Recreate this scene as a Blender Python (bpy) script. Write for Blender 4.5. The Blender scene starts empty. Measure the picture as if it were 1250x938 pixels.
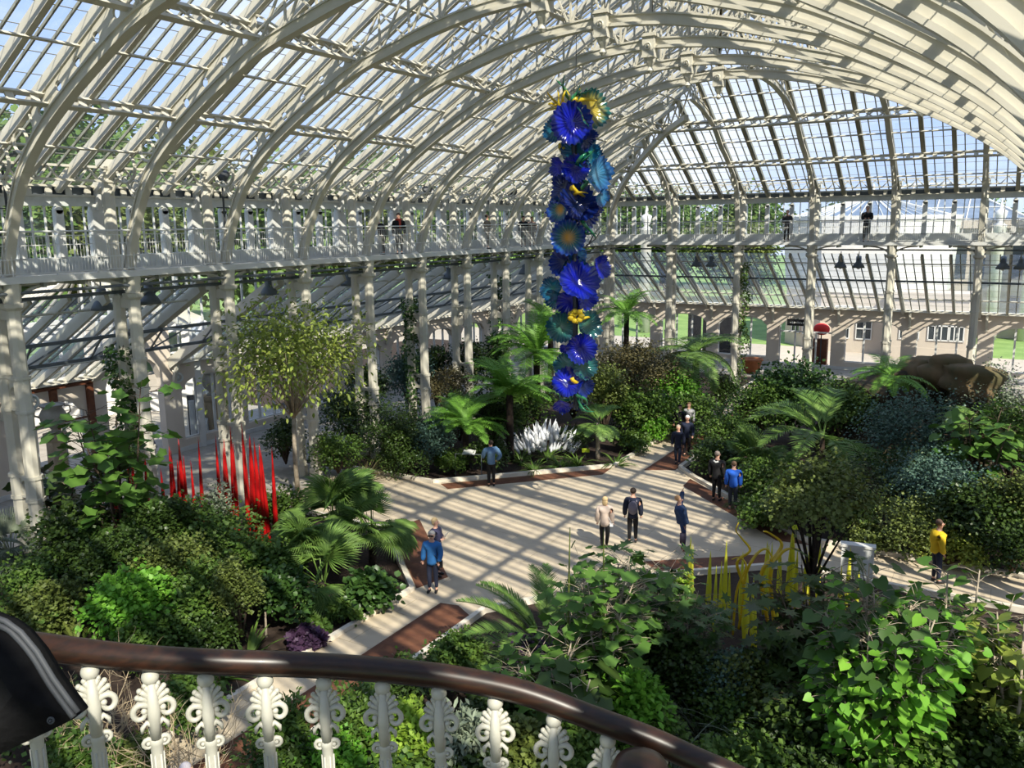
import bpy, math, random
import numpy as np
from mathutils import Vector, Matrix
from math import sin, cos, pi, radians, sqrt, atan2, hypot

random.seed(7); RNG = np.random.default_rng(11)
SC = bpy.context.scene
COL = SC.collection

# ------------------------------------------------------------------ camera, sun, sky, exposure
E = 9.9                      # eye height above the floor
F_PX, YAW, PIT, ROL = 1045.1, radians(30.707), radians(10.638), radians(-0.715)
_F = Vector((-sin(YAW)*cos(PIT), cos(YAW)*cos(PIT), -sin(PIT)))
_R = Vector((cos(YAW), sin(YAW), 0)); _U = _R.cross(_F)
_R2 = _R*cos(ROL) + _U*sin(ROL); _U2 = -_R*sin(ROL) + _U*cos(ROL)
cam = bpy.data.cameras.new('camera'); cam.sensor_width = 36; cam.lens = F_PX/1250*36
cam.clip_start = 0.1; cam.clip_end = 600
co = bpy.data.objects.new('camera', cam); COL.objects.link(co)
co.matrix_world = Matrix(((_R2.x, _U2.x, -_F.x, 0), (_R2.y, _U2.y, -_F.y, 0), (_R2.z, _U2.z, -_F.z, E), (0, 0, 0, 1)))
SC.camera = co

SUN_AZ, SUN_EL = (0.777, -0.629), radians(42)
sl = bpy.data.lights.new('sun', 'SUN'); sl.energy = 6.2; sl.angle = radians(0.6); sl.color = (1.0, 0.92, 0.78)
so = bpy.data.objects.new('sun', sl); COL.objects.link(so)
sd = Vector((SUN_AZ[0]*cos(SUN_EL), SUN_AZ[1]*cos(SUN_EL), sin(SUN_EL)))
so.rotation_euler = sd.to_track_quat('Z', 'Y').to_euler(); so.location = sd*60

def make_world():
    w = bpy.data.worlds.new('sky'); SC.world = w; w.use_nodes = True
    nt = w.node_tree; nt.nodes.clear(); N = nt.nodes.new; L = nt.links.new
    out = N('ShaderNodeOutputWorld'); bg = N('ShaderNodeBackground'); tc = N('ShaderNodeTexCoord')
    sep = N('ShaderNodeSeparateXYZ'); L(tc.outputs['Generated'], sep.inputs[0])
    mp = N('ShaderNodeMapping'); mp.inputs['Scale'].default_value = (1.0, 1.0, 2.6); L(tc.outputs['Generated'], mp.inputs[0])
    no = N('ShaderNodeTexNoise'); no.inputs['Scale'].default_value = 2.6; no.inputs['Detail'].default_value = 7; no.inputs['Roughness'].default_value = .55
    L(mp.outputs[0], no.inputs['Vector'])
    cr = N('ShaderNodeValToRGB'); cr.color_ramp.elements[0].position = .42; cr.color_ramp.elements[1].position = .66
    L(no.outputs['Fac'], cr.inputs[0])
    gr = N('ShaderNodeValToRGB'); gr.color_ramp.elements[0].position = 0.0; gr.color_ramp.elements[0].color = (.44, .56, .82, 1)
    gr.color_ramp.elements[1].position = .7; gr.color_ramp.elements[1].color = (.15, .31, .70, 1); L(sep.outputs['Z'], gr.inputs[0])
    mx = N('ShaderNodeMix'); mx.data_type = 'RGBA'; L(cr.outputs[0], mx.inputs[0]); L(gr.outputs[0], mx.inputs[6]); mx.inputs[7].default_value = (.72, .76, .86, 1)
    L(mx.outputs[2], bg.inputs[0]); bg.inputs[1].default_value = 1.15
    L(bg.outputs[0], out.inputs[0])
make_world()
SC.view_settings.view_transform = 'Standard'; SC.view_settings.look = 'None'
SC.view_settings.gamma = 1.0; SC.view_settings.use_curve_mapping = False
SC.view_settings.exposure = 0.45
SC.cycles.transparent_max_bounces = 24
SC.cycles.max_bounces = 6; SC.cycles.diffuse_bounces = 3; SC.cycles.glossy_bounces = 2; SC.cycles.transmission_bounces = 4
SC.cycles.caustics_reflective = False; SC.cycles.caustics_refractive = False
SC.cycles.sample_clamp_indirect = 6.0
SC.cycles.use_denoising = True

# ------------------------------------------------------------------ turning photo points into places
def ray(x, y): return _F*F_PX + _R2*(x-625) - _U2*(y-469)
def at_z(x, y, z=0.0):
    d = ray(x, y); t = (z-E)/d.z; return Vector((d.x*t, d.y*t, z))
def at_y(x, y, Y):
    d = ray(x, y); t = Y/d.y; return Vector((d.x*t, Y, E+d.z*t))
def at_x(x, y, X):
    d = ray(x, y); t = X/d.x; return Vector((X, d.y*t, E+d.z*t))
def at_depth(x, y, zc):
    d = ray(x, y)/F_PX*zc; return Vector((d.x, d.y, E+d.z))
def depth(p): return (Vector(p)-Vector((0, 0, E))).dot(_F)

# ------------------------------------------------------------------ materials
def mat(name, col, rough=.6, col2=None, scale=3.0, metal=0.0, bump=0.0, spec=.4, trans=0.0, isl=0.0, detail=4, coat=0.0, coords='Object'):
    m = bpy.data.materials.new(name); m.use_nodes = True
    nt = m.node_tree; b = nt.nodes['Principled BSDF']; N = nt.nodes.new; L = nt.links.new
    b.inputs['Roughness'].default_value = rough; b.inputs['Metallic'].default_value = metal
    b.inputs['Specular IOR Level'].default_value = spec; b.inputs['Coat Weight'].default_value = coat
    tc = N('ShaderNodeTexCoord'); no = N('ShaderNodeTexNoise'); no.inputs['Scale'].default_value = scale; no.inputs['Detail'].default_value = detail
    L(tc.outputs[coords], no.inputs['Vector'])
    mx = N('ShaderNodeMix'); mx.data_type = 'RGBA'
    c2 = col2 or tuple(c*.85 for c in col)
    mx.inputs[6].default_value = (*col, 1); mx.inputs[7].default_value = (*c2, 1)
    cr = N('ShaderNodeValToRGB'); cr.color_ramp.elements[0].position = .35; cr.color_ramp.elements[1].position = .65
    L(no.outputs['Fac'], cr.inputs[0])
    if isl > 0:
        ge = N('ShaderNodeNewGeometry'); mm = N('ShaderNodeMath'); mm.operation = 'MULTIPLY_ADD'; mm.inputs[1].default_value = isl; mm.inputs[2].default_value = 0
        L(ge.outputs['Random Per Island'], mm.inputs[0]); m2 = N('ShaderNodeMath'); m2.operation = 'MULTIPLY'; m2.inputs[1].default_value = 1-isl
        L(cr.outputs[0], m2.inputs[0]); m3 = N('ShaderNodeMath'); L(mm.outputs[0], m3.inputs[0]); L(m2.outputs[0], m3.inputs[1]); L(m3.outputs[0], mx.inputs[0])
    else: L(cr.outputs[0], mx.inputs[0])
    L(mx.outputs[2], b.inputs['Base Color'])
    if bump > 0:
        bp = N('ShaderNodeBump'); bp.inputs['Strength'].default_value = bump; bp.inputs['Distance'].default_value = .02
        L(no.outputs['Fac'], bp.inputs['Height']); L(bp.outputs[0], b.inputs['Normal'])
    if trans > 0:
        tr = N('ShaderNodeBsdfTranslucent'); L(mx.outputs[2], tr.inputs['Color']); ms = N('ShaderNodeMixShader'); ms.inputs[0].default_value = trans
        L(b.outputs[0], ms.inputs[1]); L(tr.outputs[0], ms.inputs[2]); L(ms.outputs[0], nt.nodes['Material Output'].inputs['Surface'])
    return m
def glass_mat(name, tint=(.93, .96, .97), refl=.07, haze=.0):
    m = bpy.data.materials.new(name); m.use_nodes = True; nt = m.node_tree; nt.nodes.clear(); N = nt.nodes.new; L = nt.links.new
    out = N('ShaderNodeOutputMaterial'); t = N('ShaderNodeBsdfTransparent'); t.inputs[0].default_value = (*tint, 1)
    g = N('ShaderNodeBsdfGlossy'); g.inputs['Roughness'].default_value = .05; ms = N('ShaderNodeMixShader'); ms.inputs[0].default_value = refl
    L(t.outputs[0], ms.inputs[1]); L(g.outputs[0], ms.inputs[2]); last = ms
    if haze > 0:
        d = N('ShaderNodeBsdfTranslucent'); d.inputs[0].default_value = (.9, .92, .9, 1)
        tc = N('ShaderNodeTexCoord'); no = N('ShaderNodeTexNoise'); no.inputs['Scale'].default_value = .8; L(tc.outputs['Object'], no.inputs['Vector'])
        mu = N('ShaderNodeMath'); mu.operation = 'MULTIPLY'; mu.inputs[1].default_value = haze*2; L(no.outputs['Fac'], mu.inputs[0])
        m2 = N('ShaderNodeMixShader'); L(mu.outputs[0], m2.inputs[0]); L(ms.outputs[0], m2.inputs[1]); L(d.outputs[0], m2.inputs[2]); last = m2
    L(last.outputs[0], out.inputs[0]); return m

M = {}
M['paint'] = mat('cream_paint', (.60, .57, .48), .5, (.54, .51, .42), 1.5)
M['paintw'] = mat('white_paint', (.66, .66, .63), .5, (.60, .60, .57), 2)
M['greyw'] = mat('grey_white_paint', (.62, .64, .62), .6)
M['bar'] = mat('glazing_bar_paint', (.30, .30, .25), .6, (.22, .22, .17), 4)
M['steel'] = mat('dark_steel', (.13, .15, .16), .5)
M['glass'] = glass_mat('roof_glass', haze=.02)
M['aglass'] = glass_mat('aisle_glass', haze=.14)
M['wglass'] = glass_mat('window_glass', haze=.02)
M['wall'] = mat('cream_wall', (.66, .58, .48), .85, (.60, .52, .43), .8)
M['stone'] = mat('stone', (.42, .34, .24), .85, (.32, .25, .17), 3, bump=.4)
M['black'] = mat('black_matt', (.012, .012, .014), .6)
M['iron'] = mat('dark_iron', (.05, .055, .06), .5)

# ------------------------------------------------------------------ mesh builder
class MB:
    def __init__(s): s.v = []; s.f = []; s.m = []
    def add(s, vs, fs, mi=0):
        n = len(s.v); s.v.extend([tuple(v) for v in vs]); s.f.extend([tuple(i+n for i in f) for f in fs]); s.m.extend([mi]*len(fs)); return s
    def box(s, x0, x1, y0, y1, z0, z1, mi=0):
        return s.add([(x0,y0,z0),(x1,y0,z0),(x1,y1,z0),(x0,y1,z0),(x0,y0,z1),(x1,y0,z1),(x1,y1,z1),(x0,y1,z1)],
                     [(0,3,2,1),(4,5,6,7),(0,1,5,4),(1,2,6,5),(2,3,7,6),(3,0,4,7)], mi)
    def beam(s, a, b, w, h, up=(0, 0, 1), mi=0):
        a = Vector(a); b = Vector(b); d = (b-a); 
        if d.length < 1e-6: return s
        d.normalize(); up = Vector(up); side = d.cross(up)
        if side.length < 1e-4: side = d.cross(Vector((1, 0, 0)))
        side.normalize(); u = side.cross(d).normalized()
        p = []
        for e in (a, b):
            for sx, sy in ((-1,-1),(1,-1),(1,1),(-1,1)): p.append(e + side*(sx*w/2) + u*(sy*h/2))
        return s.add(p, [(0,1,2,3),(7,6,5,4),(0,4,5,1),(1,5,6,2),(2,6,7,3),(3,7,4,0)], mi)
    def tube(s, pts, r, seg=6, mi=0, cap=True):
        pts = [Vector(p) for p in pts]; n = len(pts); rs = r if isinstance(r, (list, tuple)) else [r]*n
        ref = None; vs = []
        for i, p in enumerate(pts):
            d = (pts[min(i+1, n-1)] - pts[max(i-1, 0)])
            if d.length < 1e-9: d = Vector((0, 0, 1))
            d.normalize()
            if ref is None: ref = d.cross(Vector((0, 0, 1))); ref = ref if ref.length > 1e-3 else Vector((1, 0, 0))
            ref = (ref - d*ref.dot(d)); ref = ref.normalized() if ref.length > 1e-5 else d.orthogonal().normalized()
            b = d.cross(ref)
            for k in range(seg):
                a = 2*pi*k/seg; vs.append(p + (ref*cos(a) + b*sin(a))*rs[i])
        fs = [(i*seg+k, i*seg+(k+1) % seg, (i+1)*seg+(k+1) % seg, (i+1)*seg+k) for i in range(n-1) for k in range(seg)]
        if cap: fs += [tuple(reversed(range(seg))), tuple((n-1)*seg+k for k in range(seg))]
        return s.add(vs, fs, mi)
    def sweep(s, pts, w, h, off=0.0, mi=0):
        """rectangular bar w wide (across y) and h deep following pts in an x-z plane, shifted off along its normal"""
        pts = [Vector(p) for p in pts]; n = len(pts); vs = []
        for i, p in enumerate(pts):
            d = (pts[min(i+1, n-1)]-pts[max(i-1, 0)]).normalized(); nr = Vector((-d.z, 0, d.x)); nr = nr if nr.z > 0 or (abs(nr.z) < .3 and nr.x*(pts[-1].x-pts[0].x) < 0) else -nr
            for a, c in ((-1, -1), (1, -1), (1, 1), (-1, 1)): vs.append(p+nr*(off+c*h/2)+Vector((0, a*w/2, 0)))
        fs = [(i*4+k, i*4+(k+1) % 4, (i+1)*4+(k+1) % 4, (i+1)*4+k) for i in range(n-1) for k in range(4)]+[(3, 2, 1, 0), tuple((n-1)*4+k for k in range(4))]
        return s.add(vs, fs, mi)
    def lathe(s, prof, c=(0, 0, 0), seg=16, mi=0, rot=0.0, sq=None):
        vs = []; 
        for r, z in prof:
            for k in range(seg):
                a = 2*pi*k/seg + rot; vs.append((c[0]+r*cos(a), c[1]+r*sin(a), c[2]+z))
        n = len(prof); fs = [(i*seg+k, i*seg+(k+1) % seg, (i+1)*seg+(k+1) % seg, (i+1)*seg+k) for i in range(n-1) for k in range(seg)]
        fs += [tuple(reversed(range(seg))), tuple((n-1)*seg+k for k in range(seg))]
        return s.add(vs, fs, mi)
    def ball(s, c, r, seg=12, rings=8, mi=0, sc=(1, 1, 1), M3=None):
        vs = []; 
        for i in range(1, rings):
            t = pi*i/rings
            for k in range(seg):
                a = 2*pi*k/seg; v = Vector((r*sc[0]*sin(t)*cos(a), r*sc[1]*sin(t)*sin(a), r*sc[2]*cos(t)))
                if M3: v = M3 @ v
                vs.append(v+Vector(c))
        t0 = Vector((0, 0, r*sc[2])); t0 = M3 @ t0 if M3 else t0
        vs.append(t0+Vector(c)); vs.append(-t0+Vector(c)); T = len(vs)-2
        fs = [(i*seg+k, (i+1)*seg+k, (i+1)*seg+(k+1) % seg, i*seg+(k+1) % seg) for i in range(rings-2) for k in range(seg)]
        fs += [(T, k, (k+1) % seg) for k in range(seg)] + [(T+1, (rings-2)*seg+(k+1) % seg, (rings-2)*seg+k) for k in range(seg)]
        return s.add(vs, fs, mi)
    def prism(s, poly, dirv, mi=0):
        n = len(poly); d = Vector(dirv); vs = [Vector(p) for p in poly] + [Vector(p)+d for p in poly]
        fs = [tuple(reversed(range(n))), tuple(range(n, 2*n))] + [(i, (i+1) % n, n+(i+1) % n, n+i) for i in range(n)]
        return s.add(vs, fs, mi)
    def holed(s, q, c, r, dirv, mi=0, seg=16):
        """quad q (4 corners, planar) with a round hole at c radius r, given thickness dirv"""
        q = [Vector(p) for p in q]; c = Vector(c); d = Vector(dirv)
        ex = (q[1]-q[0]+q[2]-q[3]).normalized(); nn = ex.cross(q[3]-q[0]).normalized(); ey = nn.cross(ex)
        inn = []; out = []
        for k in range(seg):
            a = 2*pi*(k+.5)/seg - pi*.75-pi/seg; ca, sa = cos(a), sin(a); inn.append(c + (ex*ca+ey*sa)*r)
            m = max(abs(ca), abs(sa)); u, w = (ca/m+1)/2, (sa/m+1)/2
            out.append(q[0]*(1-u)*(1-w) + q[1]*u*(1-w) + q[2]*u*w + q[3]*(1-u)*w)
        vs = out + inn + [p+d for p in out] + [p+d for p in inn]; S = seg; fs = []
        for k in range(S):
            j = (k+1) % S
            fs += [(k, j, S+j, S+k), (2*S+j, 2*S+k, 3*S+k, 3*S+j), (S+k, S+j, 3*S+j, 3*S+k)]
        return s.add(vs, fs, mi)
    def ring(s, c, R, r, n, seg=16, t=6, mi=0):
        n = Vector(n).normalized(); a = n.orthogonal().normalized(); b = n.cross(a)
        pts = [Vector(c) + (a*cos(2*pi*k/seg)+b*sin(2*pi*k/seg))*R for k in range(seg+1)]
        return s.tube(pts, r, t, mi, cap=False)
    def build(s, name, mats, parent=None, smooth=False):
        me = bpy.data.meshes.new(name); me.from_pydata(s.v, [], s.f)
        if not isinstance(mats, (list, tuple)): mats = [mats]
        for m in mats: me.materials.append(m)
        if len(mats) > 1: me.polygons.foreach_set('material_index', s.m)
        if smooth: me.polygons.foreach_set('use_smooth', [True]*len(me.polygons))
        me.update(); o = bpy.data.objects.new(name, me); COL.objects.link(o)
        if parent is not None: o.parent = parent
        return o

def tag(o, label=None, cat=None, group=None, kind=None):
    if label: o['label'] = label
    if cat: o['category'] = cat
    if group: o['group'] = group
    if kind: o['kind'] = kind
    return o
def empty(name, loc=(0, 0, 0), rz=0.0, label=None, cat=None, group=None, kind=None):
    o = bpy.data.objects.new(name, None); COL.objects.link(o); o.location = loc; o.rotation_euler = (0, 0, rz); o.empty_display_size = .2
    return tag(o, label, cat, group, kind)
def copy_tree(o, parent=None):
    c = o.copy(); COL.objects.link(c)
    if parent is not None: c.parent = parent
    for ch in list(o.children): copy_tree(ch, c)
    return c
def place(o, loc, rz=0.0, label=None, sc=None):
    o.location = loc; o.rotation_euler = (0, 0, rz)
    if label: o['label'] = label
    if sc: o.scale = (sc,)*3 if not isinstance(sc, (tuple, list)) else sc
    return o
def lerp_tab(tab, x):
    if x <= tab[0][0]: return tab[0][1]
    for (a, b), (c, d) in zip(tab, tab[1:]):
        if x <= c: return b + (d-b)*(x-a)/(c-a)
    return tab[-1][1]
# ================================================================== THE BUILDING
S = 3.7
XF, XR = -23.43, 1.23            # planes of the front columns, left and right
Y0, YE = 13.05, 51.85            # first left column in view, front plane of the end columns
SE = 4.284                       # bay of the end wall
XC = (XF+XR)/2                   # middle of the nave
DECK = E-1.284                   # gallery floor
NECK = E-2.08
CLER = 1.45                      # clerestory stands this far behind the front columns
SLOPE = .59
ZEAVE = E+1.30
AISLE = 6.75                     # depth of the aisle roofs behind the clerestory
XWALL = XF-CLER-AISLE            # outer wall on the left, -31.6
YWALL = YE+1.0+AISLE             # outer wall at the end, 59.6
YS = -12.0                       # how far the building runs on behind the camera

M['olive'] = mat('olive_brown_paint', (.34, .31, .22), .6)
# ---- ground
def flat(name, poly, z0, z1, m, parent=None):
    b = MB(); b.prism([(x, y, z0) for x, y in poly], (0, 0, z1-z0)); return b.build(name, m, parent)
M['soil'] = mat('bed_soil', (.05, .032, .022), .95, (.028, .018, .013), 9, bump=.8)
M['paving'] = mat('pale_paving', (.60, .50, .36), .75, (.53, .44, .32), 1.2)
M['paving2'] = mat('grey_stone_paving', (.40, .37, .31), .8, (.33, .30, .25), 1.6)
M['kerb'] = mat('kerb_stone', (.75, .68, .56), .7)
M['lawn'] = mat('lawn', (.24, .36, .10), .9, (.17, .28, .07), .6)
def grate_mat():
    m = mat('rust_grating', (.17, .07, .035), .7, (.11, .042, .022), 2.5)
    nt = m.node_tree; N = nt.nodes.new; L = nt.links.new; b = nt.nodes['Principled BSDF']
    tc = N('ShaderNodeTexCoord'); ck = N('ShaderNodeTexChecker'); ck.inputs['Scale'].default_value = 14
    mp = N('ShaderNodeMapping'); mp.inputs['Rotation'].default_value = (0, 0, .785); L(tc.outputs['Object'], mp.inputs[0]); L(mp.outputs[0], ck.inputs[0])
    bp = N('ShaderNodeBump'); bp.inputs['Strength'].default_value = .8; L(ck.outputs['Fac'], bp.inputs['Height']); L(bp.outputs[0], b.inputs['Normal'])
    return m
M['grate'] = grate_mat()
def paving_joints(m, sx, sy):
    nt = m.node_tree; N = nt.nodes.new; L = nt.links.new; b = nt.nodes['Principled BSDF']
    tc = N('ShaderNodeTexCoord'); br = N('ShaderNodeTexBrick'); br.inputs['Scale'].default_value = 1.0
    br.inputs['Brick Width'].default_value = sx; br.inputs['Row Height'].default_value = sy; br.inputs['Mortar Size'].default_value = .008
    br.inputs['Color1'].default_value = (1, 1, 1, 1); br.inputs['Color2'].default_value = (.93, .93, .93, 1); br.inputs['Mortar'].default_value = (.62, .6, .56, 1)
    L(tc.outputs['Object'], br.inputs['Vector'])
    src = b.inputs['Base Color'].links[0].from_socket; mx = N('ShaderNodeMix'); mx.data_type = 'RGBA'; mx.blend_type = 'MULTIPLY'; mx.inputs[0].default_value = 1
    L(src, mx.inputs[6]); L(br.outputs['Color'], mx.inputs[7]); L(mx.outputs[2], b.inputs['Base Color'])
paving_joints(M['paving'], 2.4, .9); paving_joints(M['paving2'], .9, .6)

flr = flat('floor', [(XWALL-14, YS-5), (XR+14, YS-5), (XR+14, YWALL+1), (XWALL-14, YWALL+1)], -.3, 0, M['soil']); tag(flr, kind='structure')
lawn = flat('lawn', [(-260, -60), (200, -60), (200, 260), (-260, 260)], -.6, -.32, M['lawn']); tag(lawn, kind='structure')
PL = -13.6; PR = -11.3
plaza = [(PL, 17.5), (-17.25, 20.85), (-18.95, 20.95), (-21.5, 20.95), (-21.5, 25.75), (-18.96, 25.75), (-13.67, 31.13), (-10.45, 31.15),
         (-5.2, 26.35), (-3, 26.3), (-3, 24.25), (-5.4, 24.0), (-8.1, 21.8), (PR, 17.5)]
def pave(poly, m=None, z=.05, name='pathway'):
    o = flat(name, poly, 0.001, z, m or M['paving']); tag(o, kind='structure'); return o
pave(plaza)
pave([(PL, 2), (PR, 2), (PR, 17.5), (PL, 17.5)]); pave([(-13.6, 31.13), (-10.45, 31.15), (-11.3, 32.2), (-11.3, 54.4), (-13.6, 54.4)])
pave([(-3, 24.25), (-3, 26.3), (9, 26.3), (9, 24.25)])
pave([(-21.5, 20.95), (-21.5, 25.75), (XF+.5, 25.75), (XF+.5, 20.95)])
pave([(XWALL, YS), (XF-.7-1.6, YS), (XF-.7-1.6, YWALL), (XWALL, YWALL)], M['paving2'])
pave([(XF-.7-1.6, 20.95), (XF+.5, 20.95), (XF+.5, 25.6), (XF-.7-1.6, 25.6)], M['paving2'])
pave([(XF-2.3, YE+2.6), (8, YE+2.6), (8, YWALL), (XF-2.3, YWALL)], M['paving2'], .046)
pave([(XWALL-12, 17), (XWALL, 17), (XWALL, 33), (XWALL-12, 33)], M['paving2'])
gr = empty('metal_grating', (0, 0, 0), 0)
def grating(poly, label):
    o = flat('metal_grating', poly, .001, .062, M['grate']); tag(o, label, 'grating', 'rusty metal gratings along the paving')
bpy.data.objects.remove(gr)
grating([(-18.6, 25.85), (-13.72, 30.9), (-13.66, 29.95), (-18.0, 25.45)], 'rusty grating strip behind the man in the blue jumper')
grating([(-10.42, 31.0), (-5.35, 26.4), (-4.9, 26.1), (-5.9, 26.0), (-10.35, 30.0)], 'rusty grating strip under the man in the blue hooded jacket')
grating([(-17.2, 21.0), (-13.62, 17.65), (-13.3, 18.7), (-16.9, 22.2)], 'rusty grating strip behind the two women reading a leaflet')
grating([(-12.5, 3), (-11.32, 3), (-11.32, 16.9), (-12.0, 17.3), (-12.5, 17.2)], 'long rusty grating along the near path below the stair rail')
grating([(-12.45, 31.3), (-11.35, 31.9), (-11.35, 50), (-12.45, 50)], 'rusty grating on the far path beneath the approaching couple')
grating([(-8.1, 21.85), (-5.4, 24.05), (-5.9, 24.7), (-8.9, 22.4)], 'dark rusty grating seen behind the yellow glass spires')
def kerb(pts, w=.14, h=.16):
    b = MB()
    for a, c in zip(pts, pts[1:]): b.beam((a[0], a[1], h/2), (c[0], c[1], h/2), w, h)
    o = b.build('trim_1', M['kerb']); tag(o, kind='structure'); return o
kerb([(PL-.05, 2), (PL-.05, 17.5), (-17.3, 20.85), (-21.5, 20.9), (-23, 20.9)]); kerb([(-23, 25.85), (-19.0, 25.85), (-13.7, 31.2), (-13.7, 53.5)], .17, .17)
kerb([(PR+.05, 2), (PR+.05, 17.4), (-8, 21.75), (-5.4, 23.95), (9, 24.2)]); kerb([(-11.25, 53.5), (-11.25, 32.2), (-10.4, 31.25), (-5.15, 26.45), (9, 26.35)], .17, .17)

# ---- columns: a front and a rear shaft tied by pierced panels
def column_thing():
    root = empty('iron_column')
    for nm, x, top, w in (('front_shaft', 0, NECK, .18), ('rear_shaft', -.75, NECK-.05, .17)):
        b = MB(); r = w*1.13
        def seg(z0, z1, r0, r1): b.lathe([(r0, z0), (r1, z1)], (x, 0, 0), 8, rot=pi/8)
        seg(0, .5, r*1.35, r*1.3); seg(.5, 2.35, r*1.08, r*1.05); seg(2.35, 2.45, r*1.3, r*1.3); seg(2.45, 3.0, r*1.12, r*1.12); seg(3.0, 3.1, r*1.3, r*1.3)
        seg(3.1, 4.9, r, r*.98); seg(4.9, 4.98, r*1.22, r*1.22); seg(4.98, 5.85, r*1.04, r*1.02); seg(5.85, 5.93, r*1.22, r*1.22); seg(5.93, top, r*.95, r*.92)
        if nm == 'front_shaft':
            seg(top, top+.12, r*1.5, r*1.6); seg(top+.12, DECK-.1, r*1.1, r*1.35); b.box(x-.26, x+.26, -.26, .26, DECK-.12, DECK-.02)
            seg(top-.08, top, r*1.05, r*1.5)
        else: seg(top, top+.1, r*1.4, r*1.4); seg(top+.1, ZEAVE+.62, r*.95, r*.95); b.box(x-.2, x+.2, -.2, .2, ZEAVE+.45, ZEAVE+.75)
        b.build(nm, M['paint'], root)
    for z0, z1 in ((2.45, 3.0), (4.98, 5.85)):
        b = MB(); b.holed([(-.6, -.05, z0), (-.14, -.05, z0), (-.14, -.05, z1), (-.6, -.05, z1)], (-.37, -.05, (z0+z1)/2), .19, (0, .1, 0))
        b.box(-.62, -.12, -.09, .09, z0-.04, z0+.03); b.box(-.62, -.12, -.09, .09, z1-.03, z1+.04)
        b.build('pierced_panel', M['paint'], root)
    b = MB(); b.box(-.6, -.15, -.05, .05, NECK-.35, NECK-.02); b.build('top_panel', M['paint'], root)
    return root
def bracket(parent, s):
    b = MB(); pts = [(0, s*(.14+1.15*(1-cos(t))), NECK+.15-.05+.0+ (DECK-.22-NECK-.1)*sin(t)) for t in [pi/2*i/8 for i in range(9)]]
    b.tube(pts, .05, 6); b.tube([(0, s*.15, DECK-.2), (0, s*1.5, DECK-.2)], .03, 6)
    return b.build('spandrel_bracket', M['paint'], parent)
colp = column_thing(); bracket(colp, 1); bracket(colp, -1)
ords = ['first', 'second', 'third', 'fourth', 'fifth', 'sixth', 'seventh', 'eighth', 'ninth', 'tenth', 'eleventh']
cols = []
for n in range(-4, 10):
    y = Y0+S*n
    if n < 0: lab = 'cream iron column pair of the long gallery beside the viewpoint, outside the view'
    else: lab = 'cream twin iron column under the long left gallery, %s from the left edge' % ords[n]
    if n < -1: continue
    o = colp if not cols else copy_tree(colp); cols.append(o); place(o, (XF, y, 0), 0, lab)
    tag(o, None, 'column', 'twin iron columns holding the galleries')
spots = [(XF, YE, 'cream twin iron column at the far corner where the two galleries meet, behind the hanging glass')]
for k in range(1, 6): spots.append((XF+SE*k, YE, 'cream twin iron column under the end gallery, %s to the right of the far corner' % ords[k-1]))
for x, y, lab in spots:
    o = copy_tree(colp); cols.append(o); place(o, (x, y, 0), -pi/2, lab)
o = copy_tree(colp); place(o, (XF, YE-.05, 0), 0, 'cream rear shafts of the far corner column, on the long gallery side')

# ---- arch ribs
PROF = [(0, -1.284), (.37, -.18), (1.11, 1.17), (2.1, 2.16), (3.4, 3.02), (4.7, 3.72), (6.1, 4.38), (7.6, 4.83), (9.0, 5.2), (10.6, 5.49), (12.33, 5.62)]
PROFE = [(0, -1.284), (.3, 0), (.8, 1.9), (2.6, 3.32), (3.95, 4.03), (5.3, 4.95), (7.15, 5.6), (8.9, 5.95), (10.6, 6.15), (13.5, 6.2)]
def smooth_prof(tab):
    ds = [t[0] for t in tab]; out = []
    def cr(i, t):
        p = [tab[max(0, min(len(tab)-1, j))] for j in (i-1, i, i+1, i+2)]
        f = lambda a, b, c, d: .5*((2*b)+(-a+c)*t+(2*a-5*b+4*c-d)*t*t+(-a+3*b-3*c+d)*t**3)
        return (f(*[q[0] for q in p]), f(*[q[1] for q in p]))
    for i in range(len(tab)-1):
        for k in range(4): out.append(cr(i, k/4))
    out.append(tab[-1]); return out
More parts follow.
